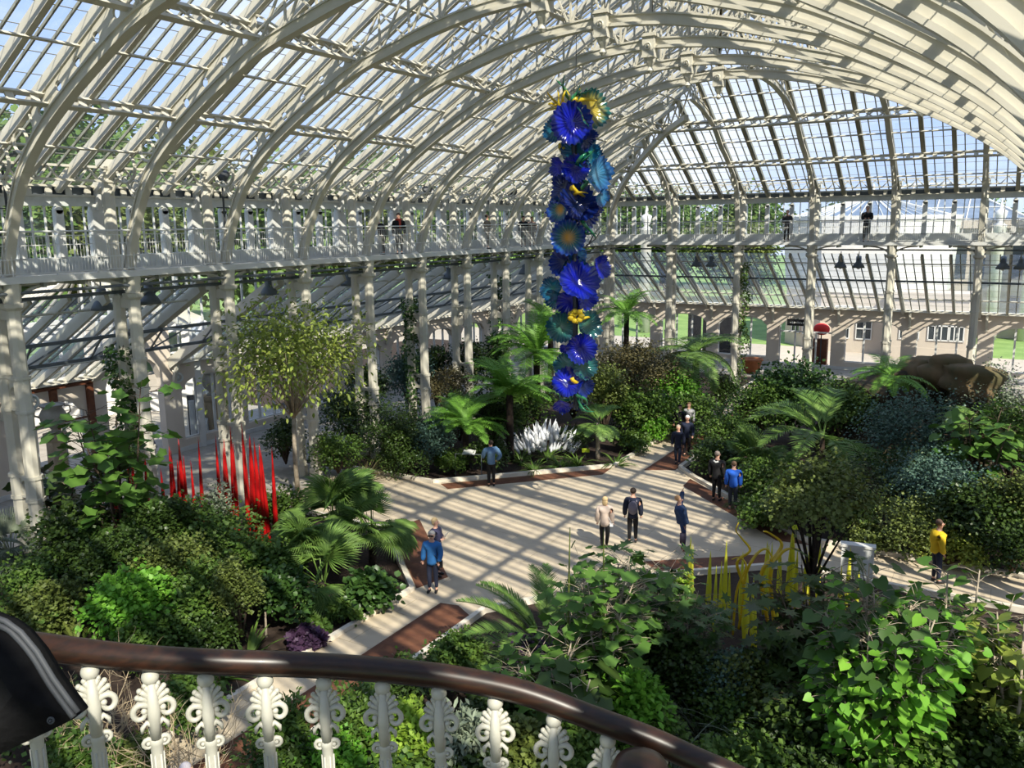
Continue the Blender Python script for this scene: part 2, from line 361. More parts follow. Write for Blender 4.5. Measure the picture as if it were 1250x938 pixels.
def rib_half(root, prof, dmax, zeave, sgn=1, m=None, web_to=5.95, with_ring=True):
    """half an arch rib in the local x-z plane: foot at x=0, running inward along +x*sgn"""
    m = m or M['paint']; P = [p for p in smooth_prof(prof) if p[0] <= dmax]
    roof = lambda d: zeave + SLOPE*(d+CLER) - .30
    X = lambda d: sgn*d
    path = [(X(d), 0, E+z) for d, z in P]
    b = MB(); b.sweep(path, .26, .09); b.build('bottom_flange', m, root)
    b = MB(); b.sweep(path, .07, .22, .15); b.sweep(path, .15, .05, .27); b.build('inner_chord', m, root)
    # solid pierced web up to the main purlin
    b = MB(); zz = lambda d: lerp_tab(P, d)+.22
    ds = [1.9+(web_to-1.9)*i/5 for i in range(6)]
    for d0, d1 in zip(ds, ds[1:]):
        q = [(X(d0), -.03, E+zz(d0)), (X(d1), -.03, E+zz(d1)), (X(d1), -.03, max(roof(d1), E+zz(d1)+.12)), (X(d0), -.03, max(roof(d0), E+zz(d0)+.12))]
        c = sum((Vector(p) for p in q), Vector())/4
        hgt = min((Vector(q[3])-Vector(q[0])).length, (Vector(q[2])-Vector(q[1])).length)
        b.holed(q, c, min(.13, hgt*.28), (0, .06, 0))
    b.build('pierced_web', m, root)
    # lattice nearer the crown
    b = MB(); d = web_to; top = dmax; nst = max(1, int((top-web_to)/1.05))
    ds = [web_to+(top-web_to)*i/nst for i in range(nst+1)]
    for i, (d0, d1) in enumerate(zip(ds, ds[1:])):
        A = Vector((X(d0), 0, E+zz(d0)-.1)); B = Vector((X(d1), 0, E+zz(d1)-.1)); C = Vector((X(d1), 0, roof(d1))); D = Vector((X(d0), 0, roof(d0)))
        b.beam(A, D, .055, .06, (1, 0, 0)); b.beam(A, C, .062, .05, (0, 1, 0)); b.beam(D, B, .05, .058, (0, 1, 0))
        b.beam(D, C, .12, .1)
        if C.z-B.z > 1.2:
            mA = A.lerp(D, .5); mB = B.lerp(C, .5); b.beam(mA, mB, .045, .06)
    b.beam((X(top), 0, E+zz(top)-.1), (X(top), 0, roof(top)), .09, .09, (1, 0, 0))
    b.build('lattice', m, root)
    if with_ring:
        b = MB(); c = Vector((X(.2), 0, E+1.75)); b.ring(c, .42, .05, (0, 1, 0), 20); b.ring((X(1.25), 0, E+2.2), .3, .045, (0, 1, 0), 16)
        b.ring((X(.55), 0, E+1.2), .17, .035, (0, 1, 0), 12); b.ring((X(.75), 0, E+2.35), .16, .035, (0, 1, 0), 12)
        b.tube([(X(-.55), 0, E+1.0), (X(-.3), 0, E+1.45), (X(.1), 0, E+1.5), (X(.45), 0, E+.9)], .045, 6)
        b.tube([(X(1.6), 0, E+2.0), (X(1.9), 0, E+2.5), (X(1.75), 0, E+2.85)], .04, 6)
        b.build('scroll_bracket', m, root)
def boss(root, x):
    b = MB(); b.box(x-.2, x+.2, -.24, .24, E+5.28, E+5.95); b.box(x-.26, x+.26, -.3, .3, E+5.92, E+6.02)
    b.lathe([(.05, -.5), (.12, -.42), (.07, -.3), (.16, -.15), (.2, 0)], (x, 0, E+5.3), 10); b.build('pendant_boss', M['paint'], root)
    b = MB()
    for s in (-1, 1): b = MB(); b.ring((x, s*.25, E+5.62), .1, .03, (0, 1, 0), 12); b.ball((x, s*.25, E+5.62), .05); b.build('roundel', M['paint'], root)
rib = empty('arch_rib'); hw = -XF+XC
rib_half(rib, PROF, hw, ZEAVE, 1)
sub = [c for c in rib.children]
r2 = empty('tmp'); rib_half(r2, PROF, hw, ZEAVE, -1)
for ch in list(r2.children):
    ch.parent = rib
    for v in ch.data.vertices: v.co.x += XR-XF
bpy.data.objects.remove(r2)
boss(rib, hw)
ribs = []
for n in range(-4, 7):
    lab = 'great cream iron arch rib, %s of the full arches from the far end' % ords[6-n]
    o = rib if not ribs else copy_tree(rib); ribs.append(o); place(o, (XF, Y0+S*n, 0), 0, lab); tag(o, None, 'arch rib', 'iron arch ribs spanning the roof')
def jack(x, y, rz, prof, dmax, label, ze=ZEAVE):
    r = empty('arch_rib', (x, y, 0), rz, label, 'arch rib', 'iron arch ribs spanning the roof'); rib_half(r, prof, dmax, ze, 1, web_to=min(5.95, dmax-1)); return r
PJ = [(0, -1.284), (.37, -.1), (1.11, 1.35), (2.1, 2.45), (3.4, 3.7), (4.7, 4.75), (6.1, 5.5), (7.6, 6.1), (9.0, 6.4)]
jack(XF, Y0+S*7, 0, PROF, 8.8, 'cream iron half rib on the long side just beyond the last full arch')
jack(XF, Y0+S*8, 0, PROF, 6.6, 'cream iron half rib second beyond the last full arch')
jack(XF, Y0+S*9, 0, PROF, 4.0, 'short cream iron half rib nearest the far corner, long side')
ZE2 = ZEAVE+.32; YCL = YE+1.0     # end clerestory
dm = {1: 5.6, 2: 9.2, 3: 13.0, 4: 13.0, 5: 10.0}
for k in range(1, 6): jack(XF+SE*k, YE, -pi/2, PROFE, dm[k], 'cream iron half rib rising from the end gallery, %s from the far corner' % ords[k-1], ZE2-.25)
# hip rib from the corner
hip = empty('arch_rib', (XF, YE, 0), -pi/4, 'cream diagonal hip rib rising from the far corner', 'arch rib', 'iron arch ribs spanning the roof')
_p = [(d*1.414, z+.3) for d, z in PROF]
b = MB(); b.sweep([(d, 0, E+z) for d, z in smooth_prof(_p) if d < 11.5], .26, .28)
b.build('bottom_flange', M['paint'], hip)
b = MB(); b.beam((-CLER*1.2, 0, ZEAVE+.05), (16.8, 0, ZEAVE+SLOPE*(16.8/1.414+CLER)+.1), .2, .25)
for i in range(3, 9):
    d = i*1.3; z0 = lerp_tab(_p, d); z1 = ZEAVE+SLOPE*(d/1.414+CLER)-.1-E
    if z1 > z0: b.beam((d, 0, E+z0), (d, 0, E+z1), .07, .07, (1, 0, 0)); b.beam((d, 0, E+z0), (d+1.3, 0, E+z1+.4), .06, .06, (0, 1, 0))
b.build('lattice', M['paint'], hip)

# ---- glazed roof slopes
def slope(name, O, U, V, umax, vtop, rows, major=S/3, minor=2, rafter=(.15, .30), bar=(.05, .07), vbot=None, mats=None, u0=0.0, gm=None, bars=True, lapw=.02):
    """O eave start; U along the eave; V unit vector up the slope; vtop(u) length of the slope"""
    O = Vector(O); U = Vector(U).normalized(); V = Vector(V).normalized(); Nn = U.cross(V)
    if Nn.z < 0: Nn = -Nn
    root = empty(name); tag(root, kind='structure')
    vbot = vbot or (lambda u: 0.0)
    P = lambda u, v, n=0.0: O+U*u+V*v+Nn*n
    br = MB(); bb = MB(); dk_ = MB(); k = 0; u = u0; us = []
    while u <= umax+1e-6:
        t = vtop(u); b0 = vbot(u)
        if t-b0 > .2:
            br.beam(P(u, b0, -rafter[1]/2), P(u, t, -rafter[1]/2), rafter[0], rafter[1], Nn)
            dk_.beam(P(u+rafter[0]/2+.025, b0, -rafter[1]*.45), P(u+rafter[0]/2+.025, t, -rafter[1]*.45), .05, rafter[1]*.8, Nn)  # dark strip along the rafter, its shaded side built in as a shape
        if bars:
            for j in range(1, minor+1):
                uu = u+major*j/(minor+1); t = vtop(uu) if uu < umax else 0; b0 = vbot(uu)
                if t-b0 > .15: bb.beam(P(uu, b0, -.03), P(uu, t, -.03), bar[0], bar[1], Nn)
        u += major
    br.build('rafter', M['paint'] if not mats else mats[0], root); dk_.build('rafter_shade_strip', M['bar'], root)
    if bars: bb.build('glazing_bar', M['bar'] if not mats else mats[1], root)
    # panes: strips following the outline
    g = MB(); du = .6; u = 0
    while u < umax-1e-6:
        u2 = min(umax, u+du); a, c = vtop(u+1e-4), vtop(u2-1e-4); d0, d1 = vbot(u+1e-4), vbot(u2-1e-4)
        if max(a-d0, c-d1) > .02: g.add([P(u, d0), P(u2, d1), P(u2, max(c, d1)), P(u, max(a, d0))], [(0, 1, 2, 3)])
        u = u2
    g.build('glass_panes', M[gm or 'glass'], root)
    # laps between panes
    lp = MB(); vmaxx = max(vtop(umax*i/20) for i in range(21)); v = .78
    while v < vmaxx:
        us = [umax*i/60 for i in range(61)]; run = None
        for a, c in zip(us, us[1:]):
            if vtop((a+c)/2) > v > vbot((a+c)/2): lp.beam(P(a, v, -.01), P(c, v, -.01), lapw, .012, Nn)
        v += .78
    lp.build('pane_lap', M['bar'] if not mats else mats[1], root)
    # purlins
    for v, kind in rows:
        us = [umax*i/240 for i in range(241)]; ins = [a for a in us if vtop(a) >= v >= vbot(a)]
        if len(ins) < 2: continue
        a, c = ins[0], ins[-1]; p = MB(); off = -rafter[1]
        if kind == 'thin': p.beam(P(a, v, off-.03), P(c, v, off-.03), .07, .05, Nn); 
        elif kind == 'perf':
            p.beam(P(a, v, off-.02), P(c, v, off-.02), .16, .06, Nn); p.beam(P(a, v, off-.30), P(c, v, off-.30), .16, .05, Nn)
            q = a
            while q < c: p.beam(P(q, v, off-.16), P(min(q+.2, c), v, off-.16), .05, .26, Nn); q += .617
        elif kind == 'big':
            p.beam(P(a, v, off-.02), P(c, v, off-.02), .2, .1, Nn); p.beam(P(a, v, off-.45), P(c, v, off-.45), .16, .1, Nn)
            q = a; i = 0
            while q < c-.1: 
                p.beam(P(q, v, off-.05), P(min(q+.4, c), v, off-.42), .05, .07, Nn); p.beam(P(q, v, off-.42), P(min(q+.4, c), v, off-.05), .05, .07, Nn); q += .617
        elif kind == 'steel':
            p.beam(P(a, v, off-.05), P(c, v, off-.05), .09, .1, Nn)
        p.build('purlin', M['steel'] if kind == 'steel' else M['paint'], root)
    return root
VL = sqrt(1+SLOPE**2); XCL = XF-CLER; half = XC-XCL
rows = [(1.97*VL, 'thin'), (3.73*VL, 'perf'), (5.37*VL, 'thin'), (7.0*VL, 'big'), (8.7*VL, 'thin'), (10.3*VL, 'perf'), (12.0*VL, 'thin'), (13.6*VL, 'big')]
# where the end slope cuts the long slopes
ycut = lambda d: YCL+.5 - d      # at distance d inward the long slope stops at this y
def vt_long(u):
    y = YS+u; d = half
    if y > YCL+.5-half: d = max(0, YCL+.5-y)
    return min(half, d)*VL
# rafters fall on the column lines
off = (Y0-YS) % (S/3)
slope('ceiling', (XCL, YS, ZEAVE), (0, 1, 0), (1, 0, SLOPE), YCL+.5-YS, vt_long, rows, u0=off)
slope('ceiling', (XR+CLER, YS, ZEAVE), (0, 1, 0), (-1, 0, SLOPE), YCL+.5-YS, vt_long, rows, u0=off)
WE = XR+CLER-XCL
def vt_end(u): return max(0, min(u, WE-u))*VL
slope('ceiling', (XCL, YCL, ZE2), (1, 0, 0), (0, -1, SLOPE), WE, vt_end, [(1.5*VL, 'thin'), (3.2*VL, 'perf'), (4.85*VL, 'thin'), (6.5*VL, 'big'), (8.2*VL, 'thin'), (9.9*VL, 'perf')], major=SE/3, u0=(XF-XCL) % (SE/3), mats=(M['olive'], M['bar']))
b = MB(); b.beam((XC, YS, ZEAVE+SLOPE*half), (XC, YCL-half, ZEAVE+SLOPE*half), .3, .3); o = b.build('ceiling', M['paint']); tag(o, kind='structure')

# ---- clerestory walls with windows above the galleries
def clerestory(name, A, B, inn, ze, bay, u0, label_n, dxf=0.0):
    A = Vector(A); B = Vector(B); U = (B-A).normalized(); L = (B-A).length; I = Vector(inn); Z = Vector((0, 0, 1))
    root = empty(name); tag(root, kind='structure')
    P = lambda u, z, i=0.0: A+U*u+I*i+Z*z
    b = MB(); b.beam(P(0, DECK+.22), P(L, DECK+.22), .2, .46); b.beam(P(0, ze-.48), P(L, ze-.48), .14, .30); b.build('sill_and_head', M['greyw'], root)
    b = MB(); b.beam(P(0, ze-.04, .1), P(L, ze-.04, .1), .12, .06); b.beam(P(0, ze-.33, .1), P(L, ze-.33, .1), .12, .06); q = 0
    while q < L: b.beam(P(q, ze-.18, .1), P(q+.2, ze-.18, .1), .05, .3); q += bay/6
    b.build('pierced_beam', M['paint'], root)
    b = MB(); b.beam(P(0, ze-.18, -.02), P(L, ze-.18, -.02), .02, .3); b.build('dark_backing', M['steel'], root)
    b = MB(); b.beam(P(0, ze+.50, .85+dxf), P(L, ze+.50, .85+dxf), .1, .07); b.beam(P(0, ze+.1, .85+dxf), P(L, ze+.1, .85+dxf), .1, .07); q = 0
    while q < L-.3: b.beam(P(q, ze+.12, .85+dxf), P(q+.3, ze+.48, .85+dxf), .05, .05); b.beam(P(q+.3, ze+.48, .85+dxf), P(q+.62, ze+.12, .85+dxf), .05, .05); q += bay/6
    b.build('lattice_beam', M['paint'], root)
    pr = MB(); mu = MB(); u = u0-bay
    while u < L:
        for j in range(3):
            w = .42 if j == 0 else .24; uu = u+bay*j/3
            if 0 < uu < L:
                pr.beam(P(uu, DECK+.4), P(uu, ze-.75), w, .3 if j == 0 else .2, I); pr.tube([P(uu, ze-.75, -.1), P(uu, ze-.75, .1)], w/2, 10)
                if j == 0: pr.beam(P(uu, ze-.75, .12), P(uu, ze+.1, .2), .12, .2, I)
            for t in (1/3, 2/3):
                um = uu+bay/3*t
                if 0 < um < L: mu.beam(P(um, DECK+.45), P(um, ze-.62), .05, .05, I)
        u += bay
    pr.build('window_pier', M['paintw'], root); mu.build('mullion', M['paintw'], root)
    b = MB(); b.add([P(0, DECK+.45), P(L, DECK+.45), P(L, ze-.6), P(0, ze-.6)], [(0, 1, 2, 3)]); b.build('glass_panes', M['wglass'], root)
    return root
clerestory('window_1', (XCL, YS, 0), (XCL, YCL, 0), (1, 0, 0), ZEAVE, S, (Y0-YS) % S, 1)
clerestory('window_2', (XCL, YCL, 0), (XR+CLER, YCL, 0), (0, -1, 0), ZE2, SE, XF-XCL, 2, -.3)
clerestory('window_3', (XR+CLER, YS, 0), (XR+CLER, YCL, 0), (-1, 0, 0), ZEAVE, S, (Y0-YS) % S, 1)

# ---- gallery decks and railings
dk = empty('gallery_deck'); tag(dk, kind='structure')
b = MB(); b.box(XCL-.1, XF+.22, YS, YE+.22, DECK-.14, DECK); b.box(XF+.22, XR+4, YE-.22, YCL+.1, DECK-.14, DECK); b.build('deck_slab', M['paint'], dk)
b = MB(); b.box(XF+.2, XF+.28, YS, YE-.2, DECK-.16, DECK+.03); b.box(XF+.2, XR+4, YE-.28, YE-.2, DECK-.16, DECK+.03); b.build('deck_edge', M['paintw'], dk)
b = MB()
b.tube([(XF+.1, YS, DECK-.42), (XF+.1, YE, DECK-.42)], .05, 6); b.tube([(XF-.2, YE, DECK-.42), (XR+3, YE, DECK-.42)], .05, 6)
b.tube([(XF-.5, YS, DECK-.65), (XF-.5, YE, DECK-.65)], .06, 6); b.build('service_pipe', M['steel'], dk)
b = MB(); y = YS
while y < YE: b.beam((XCL, y, DECK-.22), (XF+.2, y, DECK-.22), .08, .16); y += S/3
x = XF
while x < XR+3: b.beam((x, YE-.2, DECK-.22), (x, YCL, DECK-.22), .08, .16); x += SE/3
b.build('joist', M['bar'], dk)
def railing(A, B, bay, label, posts=3):
    A = Vector(A); B = Vector(B); U = (B-A).normalized(); L = (B-A).length
    r = empty('gallery_railing', A, 0, label, 'railing', 'white railings of the galleries'); A = Vector((0, 0, 0)); H = 1.22
    P = lambda u, z: A+U*u+Vector((0, 0, z))
    b = MB(); b.tube([P(0, H), P(L, H)], .03, 6); b.build('handrail', M['paintw'], r)
    b = MB()
    for z in (.1, .48, .85, H-.12): b.beam(P(0, z), P(L, z), .016, .022)
    b.build('mid_rail', M['paintw'], r)
    b = MB(); b.beam((0, 0, 0), (0, 0, H), .035, .035, U); b.beam((0, 0, 0), (0, 0, .03), .09, .09, U); p0 = b.build('post', M['paintw'], r); u = bay/posts
    while u < L: q = p0.copy(); COL.objects.link(q); q.parent = r; q.location = U*u; u += bay/posts
    b = MB(); u = 0
    while u < L: b.beam(P(u, .1), P(u, H-.12), .011, .011, U); u += .1
    b.build('wire_infill', M['paintw'], r)
railing((XF+.2, Y0-S*2, DECK), (XF+.2, YE-.2, DECK), S, 'white wire railing along the long left gallery')
railing((XF+.2, YE-.2, DECK), (XR+3, YE-.2, DECK), SE, 'white wire railing along the end gallery')

# ---- aisle roofs
RA = .56; VA = sqrt(1+RA*RA); ZT = E-1.95; ZB = ZT-RA*AISLE
arows = [(.3, 'thin'), (2.3, 'thin'), (7.0, 'thin')]
HIPY = Y0+S*2
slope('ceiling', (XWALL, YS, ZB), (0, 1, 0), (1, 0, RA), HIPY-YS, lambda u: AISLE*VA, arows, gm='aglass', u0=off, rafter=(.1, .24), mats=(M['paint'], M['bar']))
Y3 = Y0+S*3
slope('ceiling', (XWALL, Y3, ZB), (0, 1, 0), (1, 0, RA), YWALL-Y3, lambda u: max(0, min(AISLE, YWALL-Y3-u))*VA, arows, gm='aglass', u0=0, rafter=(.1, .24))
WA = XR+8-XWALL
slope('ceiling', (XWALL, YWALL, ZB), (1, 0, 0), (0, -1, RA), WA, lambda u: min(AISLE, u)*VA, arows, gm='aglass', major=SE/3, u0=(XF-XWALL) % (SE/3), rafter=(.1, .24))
# big raking principals at the entrance bay and on the column lines
b = MB()
for y in (HIPY, Y3): b.beam((XWALL, y, ZB-.1), (XCL+.1, y, ZT-.1), .35, .42)
n = -2
while Y0+S*n < YWALL-4:
    y = Y0+S*n
    if n not in (2, 3): b.beam((XWALL, y, ZB-.16), (XCL+.1, y, ZT-.16), .14, .4)
    n += 1
for k in range(0, 7):
    x = XF+SE*k; b.beam((x, YWALL, ZB-.16), (x, YCL, ZT-.16), .14, .4)
b.beam((XWALL, YWALL, ZB-.1), (XCL, YCL, ZT-.1), .2, .4)
o = b.build('ceiling', M['paint']); tag(o, kind='structure')
# steel truss lines in the left aisle
b = MB(); 
for (i, h) in ((2.2, .9), ):
    x = XCL-i; z = ZT-RA*i-.5; b.beam((x, YS, z), (x, YWALL-3, z), .1, .12); x2 = XCL-3.9; z2 = ZT-RA*3.9-.5; b.beam((x2, YS, z2), (x2, YWALL-4, z2), .1, .12)
    y = Y0-S*2; 
    while y < YWALL-5:
        b.beam((x, y, z), (x2, y+S/6, z2), .06, .05); b.beam((x, y+S/3, z), (x2, y+S/6, z2), .06, .05); y += S/1.5
for (i, h) in ((2.2, .9), ): 
    yy = YCL+i; z = ZT-RA*i-.45; b.beam((XWALL+4, yy, z), (XR+6, yy, z), .1, .12)
o = b.build('trim_2', M['steel']); tag(o, kind='structure')
b = MB(); b.beam((XWALL, YS, ZB-.05), (XWALL, HIPY, ZB-.05), .5, .14); b.beam((XWALL, Y3, ZB-.05), (XWALL, YWALL, ZB-.05), .5, .14); b.beam((XWALL, YWALL, ZB-.05), (XR+8, YWALL, ZB-.05), .5, .14)
o = b.build('trim_3', M['paint']); tag(o, kind='structure')

# ---- outer walls with segmental-arched windows
def arch_bay(b, P, w, pier, z_sill, z_spring, z_crown, z_top, T=.4):
    """wall piece w wide: P(u, z) gives points, T thickness vector"""
    def pr(poly): b.prism([P(u, z) for u, z in poly], T)
    pr([(0, 0), (pier, 0), (pier, z_top), (0, z_top)]); pr([(w-pier, 0), (w, 0), (w, z_top), (w-pier, z_top)])
    if z_sill > 0: pr([(pier, 0), (w-pier, 0), (w-pier, z_sill), (pier, z_sill)])
    K = 10; a = [pier+(w-2*pier)*i/K for i in range(K+1)]
    zc = lambda u: z_spring+(z_crown-z_spring)*sqrt(max(0, 1-((u-w/2)/(w/2-pier))**2))
    for u0_, u1 in zip(a, a[1:]): pr([(u0_, zc(u0_)), (u1, zc(u1)), (u1, z_top), (u0_, z_top)])
    return zc
def win_bars(b, P, w, pier, z_sill, zc, n=3, T=None, cross=()):
    for i in range(n+1):
        u = pier+(w-2*pier)*i/n; z = zc(u) if 0 < i < n else zc(pier+.01)
        b.beam(P(u, z_sill), P(u, z), .09 if i in (0, n) else .11, .09, T)
    for z in cross: b.beam(P(pier, z), P(w-pier, z), .05, .05)
    b.beam(P(pier, z_sill), P(w-pier, z_sill), .1, .1); K = 8
    for i in range(K):
        u0_ = pier+(w-2*pier)*i/K; u1 = pier+(w-2*pier)*(i+1)/K; b.beam(P(u0_, zc(u0_)-.03), P(u1, zc(u1)-.03), .08, .08)
wn = [3]
def outer_wall(name, A, U, n, bay, doors=(), inn=(1, 0, 0), skip=()):
    A = Vector(A); U = Vector(U); I = Vector(inn)
    wl = MB(); zt = ZB-.0
    cap = MB()
    for i in range(n):
        if i in skip: continue
        P = lambda u, z, i=i, o=0.0: A+U*(i*bay+u)+Vector((0, 0, z))+I*o
        door = i in doors
        zc = arch_bay(wl, P, bay, .42, 0 if door else .55, 2.75, 3.35, zt, -I*.45)
        wn[0] += 1
        r = empty('door_%d' % wn[0] if door else 'window_%d' % wn[0]); tag(r, kind='structure')
        fb = MB(); Pm = lambda u, z: P(u, z)-I*.25
        if door:
            fb.beam(Pm(.42, 0), Pm(.42, 2.8), .12, .12, I); fb.beam(Pm(bay-.42, 0), Pm(bay-.42, 2.8), .12, .12, I); fb.beam(Pm(.42, 2.4), Pm(bay-.42, 2.4), .1, .1)
            for t in (.3, .7): fb.beam(Pm(.42+(bay-.84)*t, 0), Pm(.42+(bay-.84)*t, 2.4), .1, .1, I)
            fb.build('door_frame', M['paintw'], r)
        else:
            win_bars(fb, Pm, bay, .42, .55, zc, 3, I, ()); fb.build('window_frame', M['paintw'], r)
            g = MB(); pts = [Pm(.42, .55), Pm(bay-.42, .55)]+[Pm(bay-.42-(bay-.84)*k/8, zc(bay-.42-(bay-.84)*k/8)) for k in range(9)]; g.add(pts, [tuple(range(len(pts)))]); g.build('glass_panes', M['wglass'], r)
        # scroll bracket under the rafter at each pier
        for z, o_, s_ in ((3.45, .12, .14), (3.2, .08, .1), (3.8, .22, .2)): cap.ring(P(0, z, i, o_), s_*.7, .05, U, 10)
        cap.beam(P(0, 3.05, i, .05), P(0, ZB-.05, i, .4), .14, .14, U)
    o = wl.build(name, M['wall']); tag(o, kind='structure'); o2 = cap.build('wall_bracket', M['paint'], o)
    b = MB(); b.beam(A+Vector((0, 0, .12))+I*.02, A+U*(n*bay)+Vector((0, 0, .12))+I*.02, .06, .24); o3 = b.build('skirting', M['paintw'], o)
ystart = Y0-S*3
outer_wall('wall_left', (XWALL, ystart, 0), (0, 1, 0), 5, S, doors=(4,), skip=())
outer_wall('wall_left', (XWALL, Y3, 0), (0, 1, 0), 9, S)
outer_wall('wall_back', (XF-SE*1.9, YWALL, 0), (1, 0, 0), 9, SE, doors=(4,), inn=(0, -1, 0))

# ---- the same gallery and aisle on the near right side
b = MB(); b.box(XR-.22, XR+CLER+.1, YS, YE-.3, DECK-.14, DECK); o = b.build('gallery_deck', M['paint']); tag(o, kind='structure')
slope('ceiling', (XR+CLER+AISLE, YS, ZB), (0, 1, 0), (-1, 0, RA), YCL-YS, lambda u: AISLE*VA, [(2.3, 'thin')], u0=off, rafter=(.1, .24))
nr = 0
for n in range(-3, 11):
    o = copy_tree(colp); place(o, (XR, Y0+S*n if n < 10 else YE, 0), pi, 'cream twin iron column under the near right gallery'); o['group'] = 'columns of the near right gallery'
railing((XR-.2, Y0+S*1, DECK), (XR-.2, YE-.2, DECK), S, 'white wire railing along the near right gallery')
# ================================================================== PLANTS
def leafmat(name, c1, c2, rough=.45, trans=.22, spec=.35):
    return mat(name, c1, rough, c2, 1.2, isl=.65, trans=trans, spec=spec, detail=2)
LM = {}
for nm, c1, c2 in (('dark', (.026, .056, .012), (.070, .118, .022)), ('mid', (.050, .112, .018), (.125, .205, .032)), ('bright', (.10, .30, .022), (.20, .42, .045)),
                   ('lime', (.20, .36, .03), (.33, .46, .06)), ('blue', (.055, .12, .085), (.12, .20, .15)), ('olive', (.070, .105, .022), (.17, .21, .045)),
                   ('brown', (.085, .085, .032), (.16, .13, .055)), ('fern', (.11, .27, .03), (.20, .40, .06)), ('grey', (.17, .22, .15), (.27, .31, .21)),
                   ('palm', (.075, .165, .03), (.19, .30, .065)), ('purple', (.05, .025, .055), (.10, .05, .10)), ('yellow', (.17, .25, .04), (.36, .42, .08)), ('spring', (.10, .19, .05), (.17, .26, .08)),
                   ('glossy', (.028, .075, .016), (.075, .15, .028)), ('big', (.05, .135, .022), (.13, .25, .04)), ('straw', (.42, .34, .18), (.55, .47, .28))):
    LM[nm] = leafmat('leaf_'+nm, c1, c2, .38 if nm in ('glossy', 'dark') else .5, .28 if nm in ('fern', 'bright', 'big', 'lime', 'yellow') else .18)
M['bark'] = mat('bark', (.12, .085, .055), .9, (.06, .04, .028), 8, bump=.6)
M['palebark'] = mat('pale_bark', (.42, .36, .27), .85, (.28, .23, .17), 6, bump=.4)
M['twig'] = mat('bare_twig', (.50, .40, .25), .8, (.34, .25, .15), 5)
M['fibre'] = mat('dark_fibrous_trunk', (.035, .024, .018), 1.0, (.015, .01, .008), 14, bump=.9)

T_DIAMOND = (np.array([[0, 0, 0], [.45, .5, .06], [1, 0, -.08], [.45, -.5, .06]]), [(0, 2, 1), (0, 3, 2)])
T_OVAL = (np.array([[0, 0, 0], [.25, .38, .07], [.6, .46, .06], [1, 0, -.12], [.6, -.46, .06], [.25, -.38, .07], [.5, 0, -.03]]), [(0, 6, 1), (1, 6, 2), (2, 6, 3), (3, 6, 4), (4, 6, 5), (5, 6, 0)])
def _lobed(n, depth, base=.32):
    v = [[.32, 0, -.03]]
    for k in range(2*n+1):
        a = -pi*.86 + 2*pi*.86*k/(2*n); r = .66 if k % 2 else .66*(1-depth)
        if k in (0, 2*n): r = .30
        v.append([.34+r*cos(a), r*sin(a), -.1*r+.03*(k % 2)])
    v.append([0, 0, 0]); m = len(v)-1
    f = [(0, k, k+1) for k in range(1, 2*n+1)] + [(0, m-1, m), (0, m, 1)]
    return (np.array(v), f)
T_MAPLE = _lobed(5, .22); T_HAND = _lobed(7, .55)
T_HEART = (np.array([[.02, 0, 0], [-.12, .28, .03], [.1, .5, .05], [.5, .44, .02], [1, 0, -.14], [.5, -.44, .02], [.1, -.5, .05], [-.12, -.28, .03], [.4, 0, -.04]]), [(8, i, i+1) for i in range(0, 7)]+[(8, 7, 0)])
def nrm(a): return a/np.maximum(np.linalg.norm(a, axis=1, keepdims=True), 1e-9)
def fast_mesh(name, V, Fc, m):
    """V (n,3) float, Fc (k,3) triangles"""
    me = bpy.data.meshes.new(name); n = len(V); k = len(Fc)
    me.vertices.add(n); me.vertices.foreach_set('co', V.astype(np.float32).ravel())
    me.loops.add(k*3); me.loops.foreach_set('vertex_index', Fc.astype(np.int32).ravel())
    me.polygons.add(k); me.polygons.foreach_set('loop_start', np.arange(0, 3*k, 3, dtype=np.int32)); me.polygons.foreach_set('loop_total', np.full(k, 3, dtype=np.int32))
    me.update(calc_edges=True); me.materials.append(m); return me
def stamp(P, D, Nr, L, W, T):
    """copies of leaf template T at P, pointing along D, facing Nr"""
    D = nrm(D); Nr = Nr - D*np.sum(Nr*D, axis=1, keepdims=True); Nr = nrm(Nr); Sd = np.cross(Nr, D)
    tv, tf = T; tf = np.array(tf); n = len(P); k = len(tv)
    L = np.broadcast_to(L, (n,))[:, None, None]; W = np.broadcast_to(W, (n,))[:, None, None]
    V = P[:, None, :] + D[:, None, :]*tv[None, :, 0:1]*L + Sd[:, None, :]*tv[None, :, 1:2]*W + Nr[:, None, :]*tv[None, :, 2:3]*L
    Fc = tf[None]+np.arange(n)[:, None, None]*k
    return V.reshape(-1, 3), Fc.reshape(-1, 3)
def join(parts):
    V = []; Fc = []; n = 0
    for v, f in parts: V.append(v); Fc.append(f+n); n += len(v)
    return np.vstack(V), np.vstack(Fc)
def part_np(name, VF, m, parent):
    o = bpy.data.objects.new(name, fast_mesh(name, VF[0], VF[1], m)); COL.objects.link(o); o.parent = parent; return o
def rdir(n, rng): v = rng.normal(size=(n, 3)); return nrm(v)

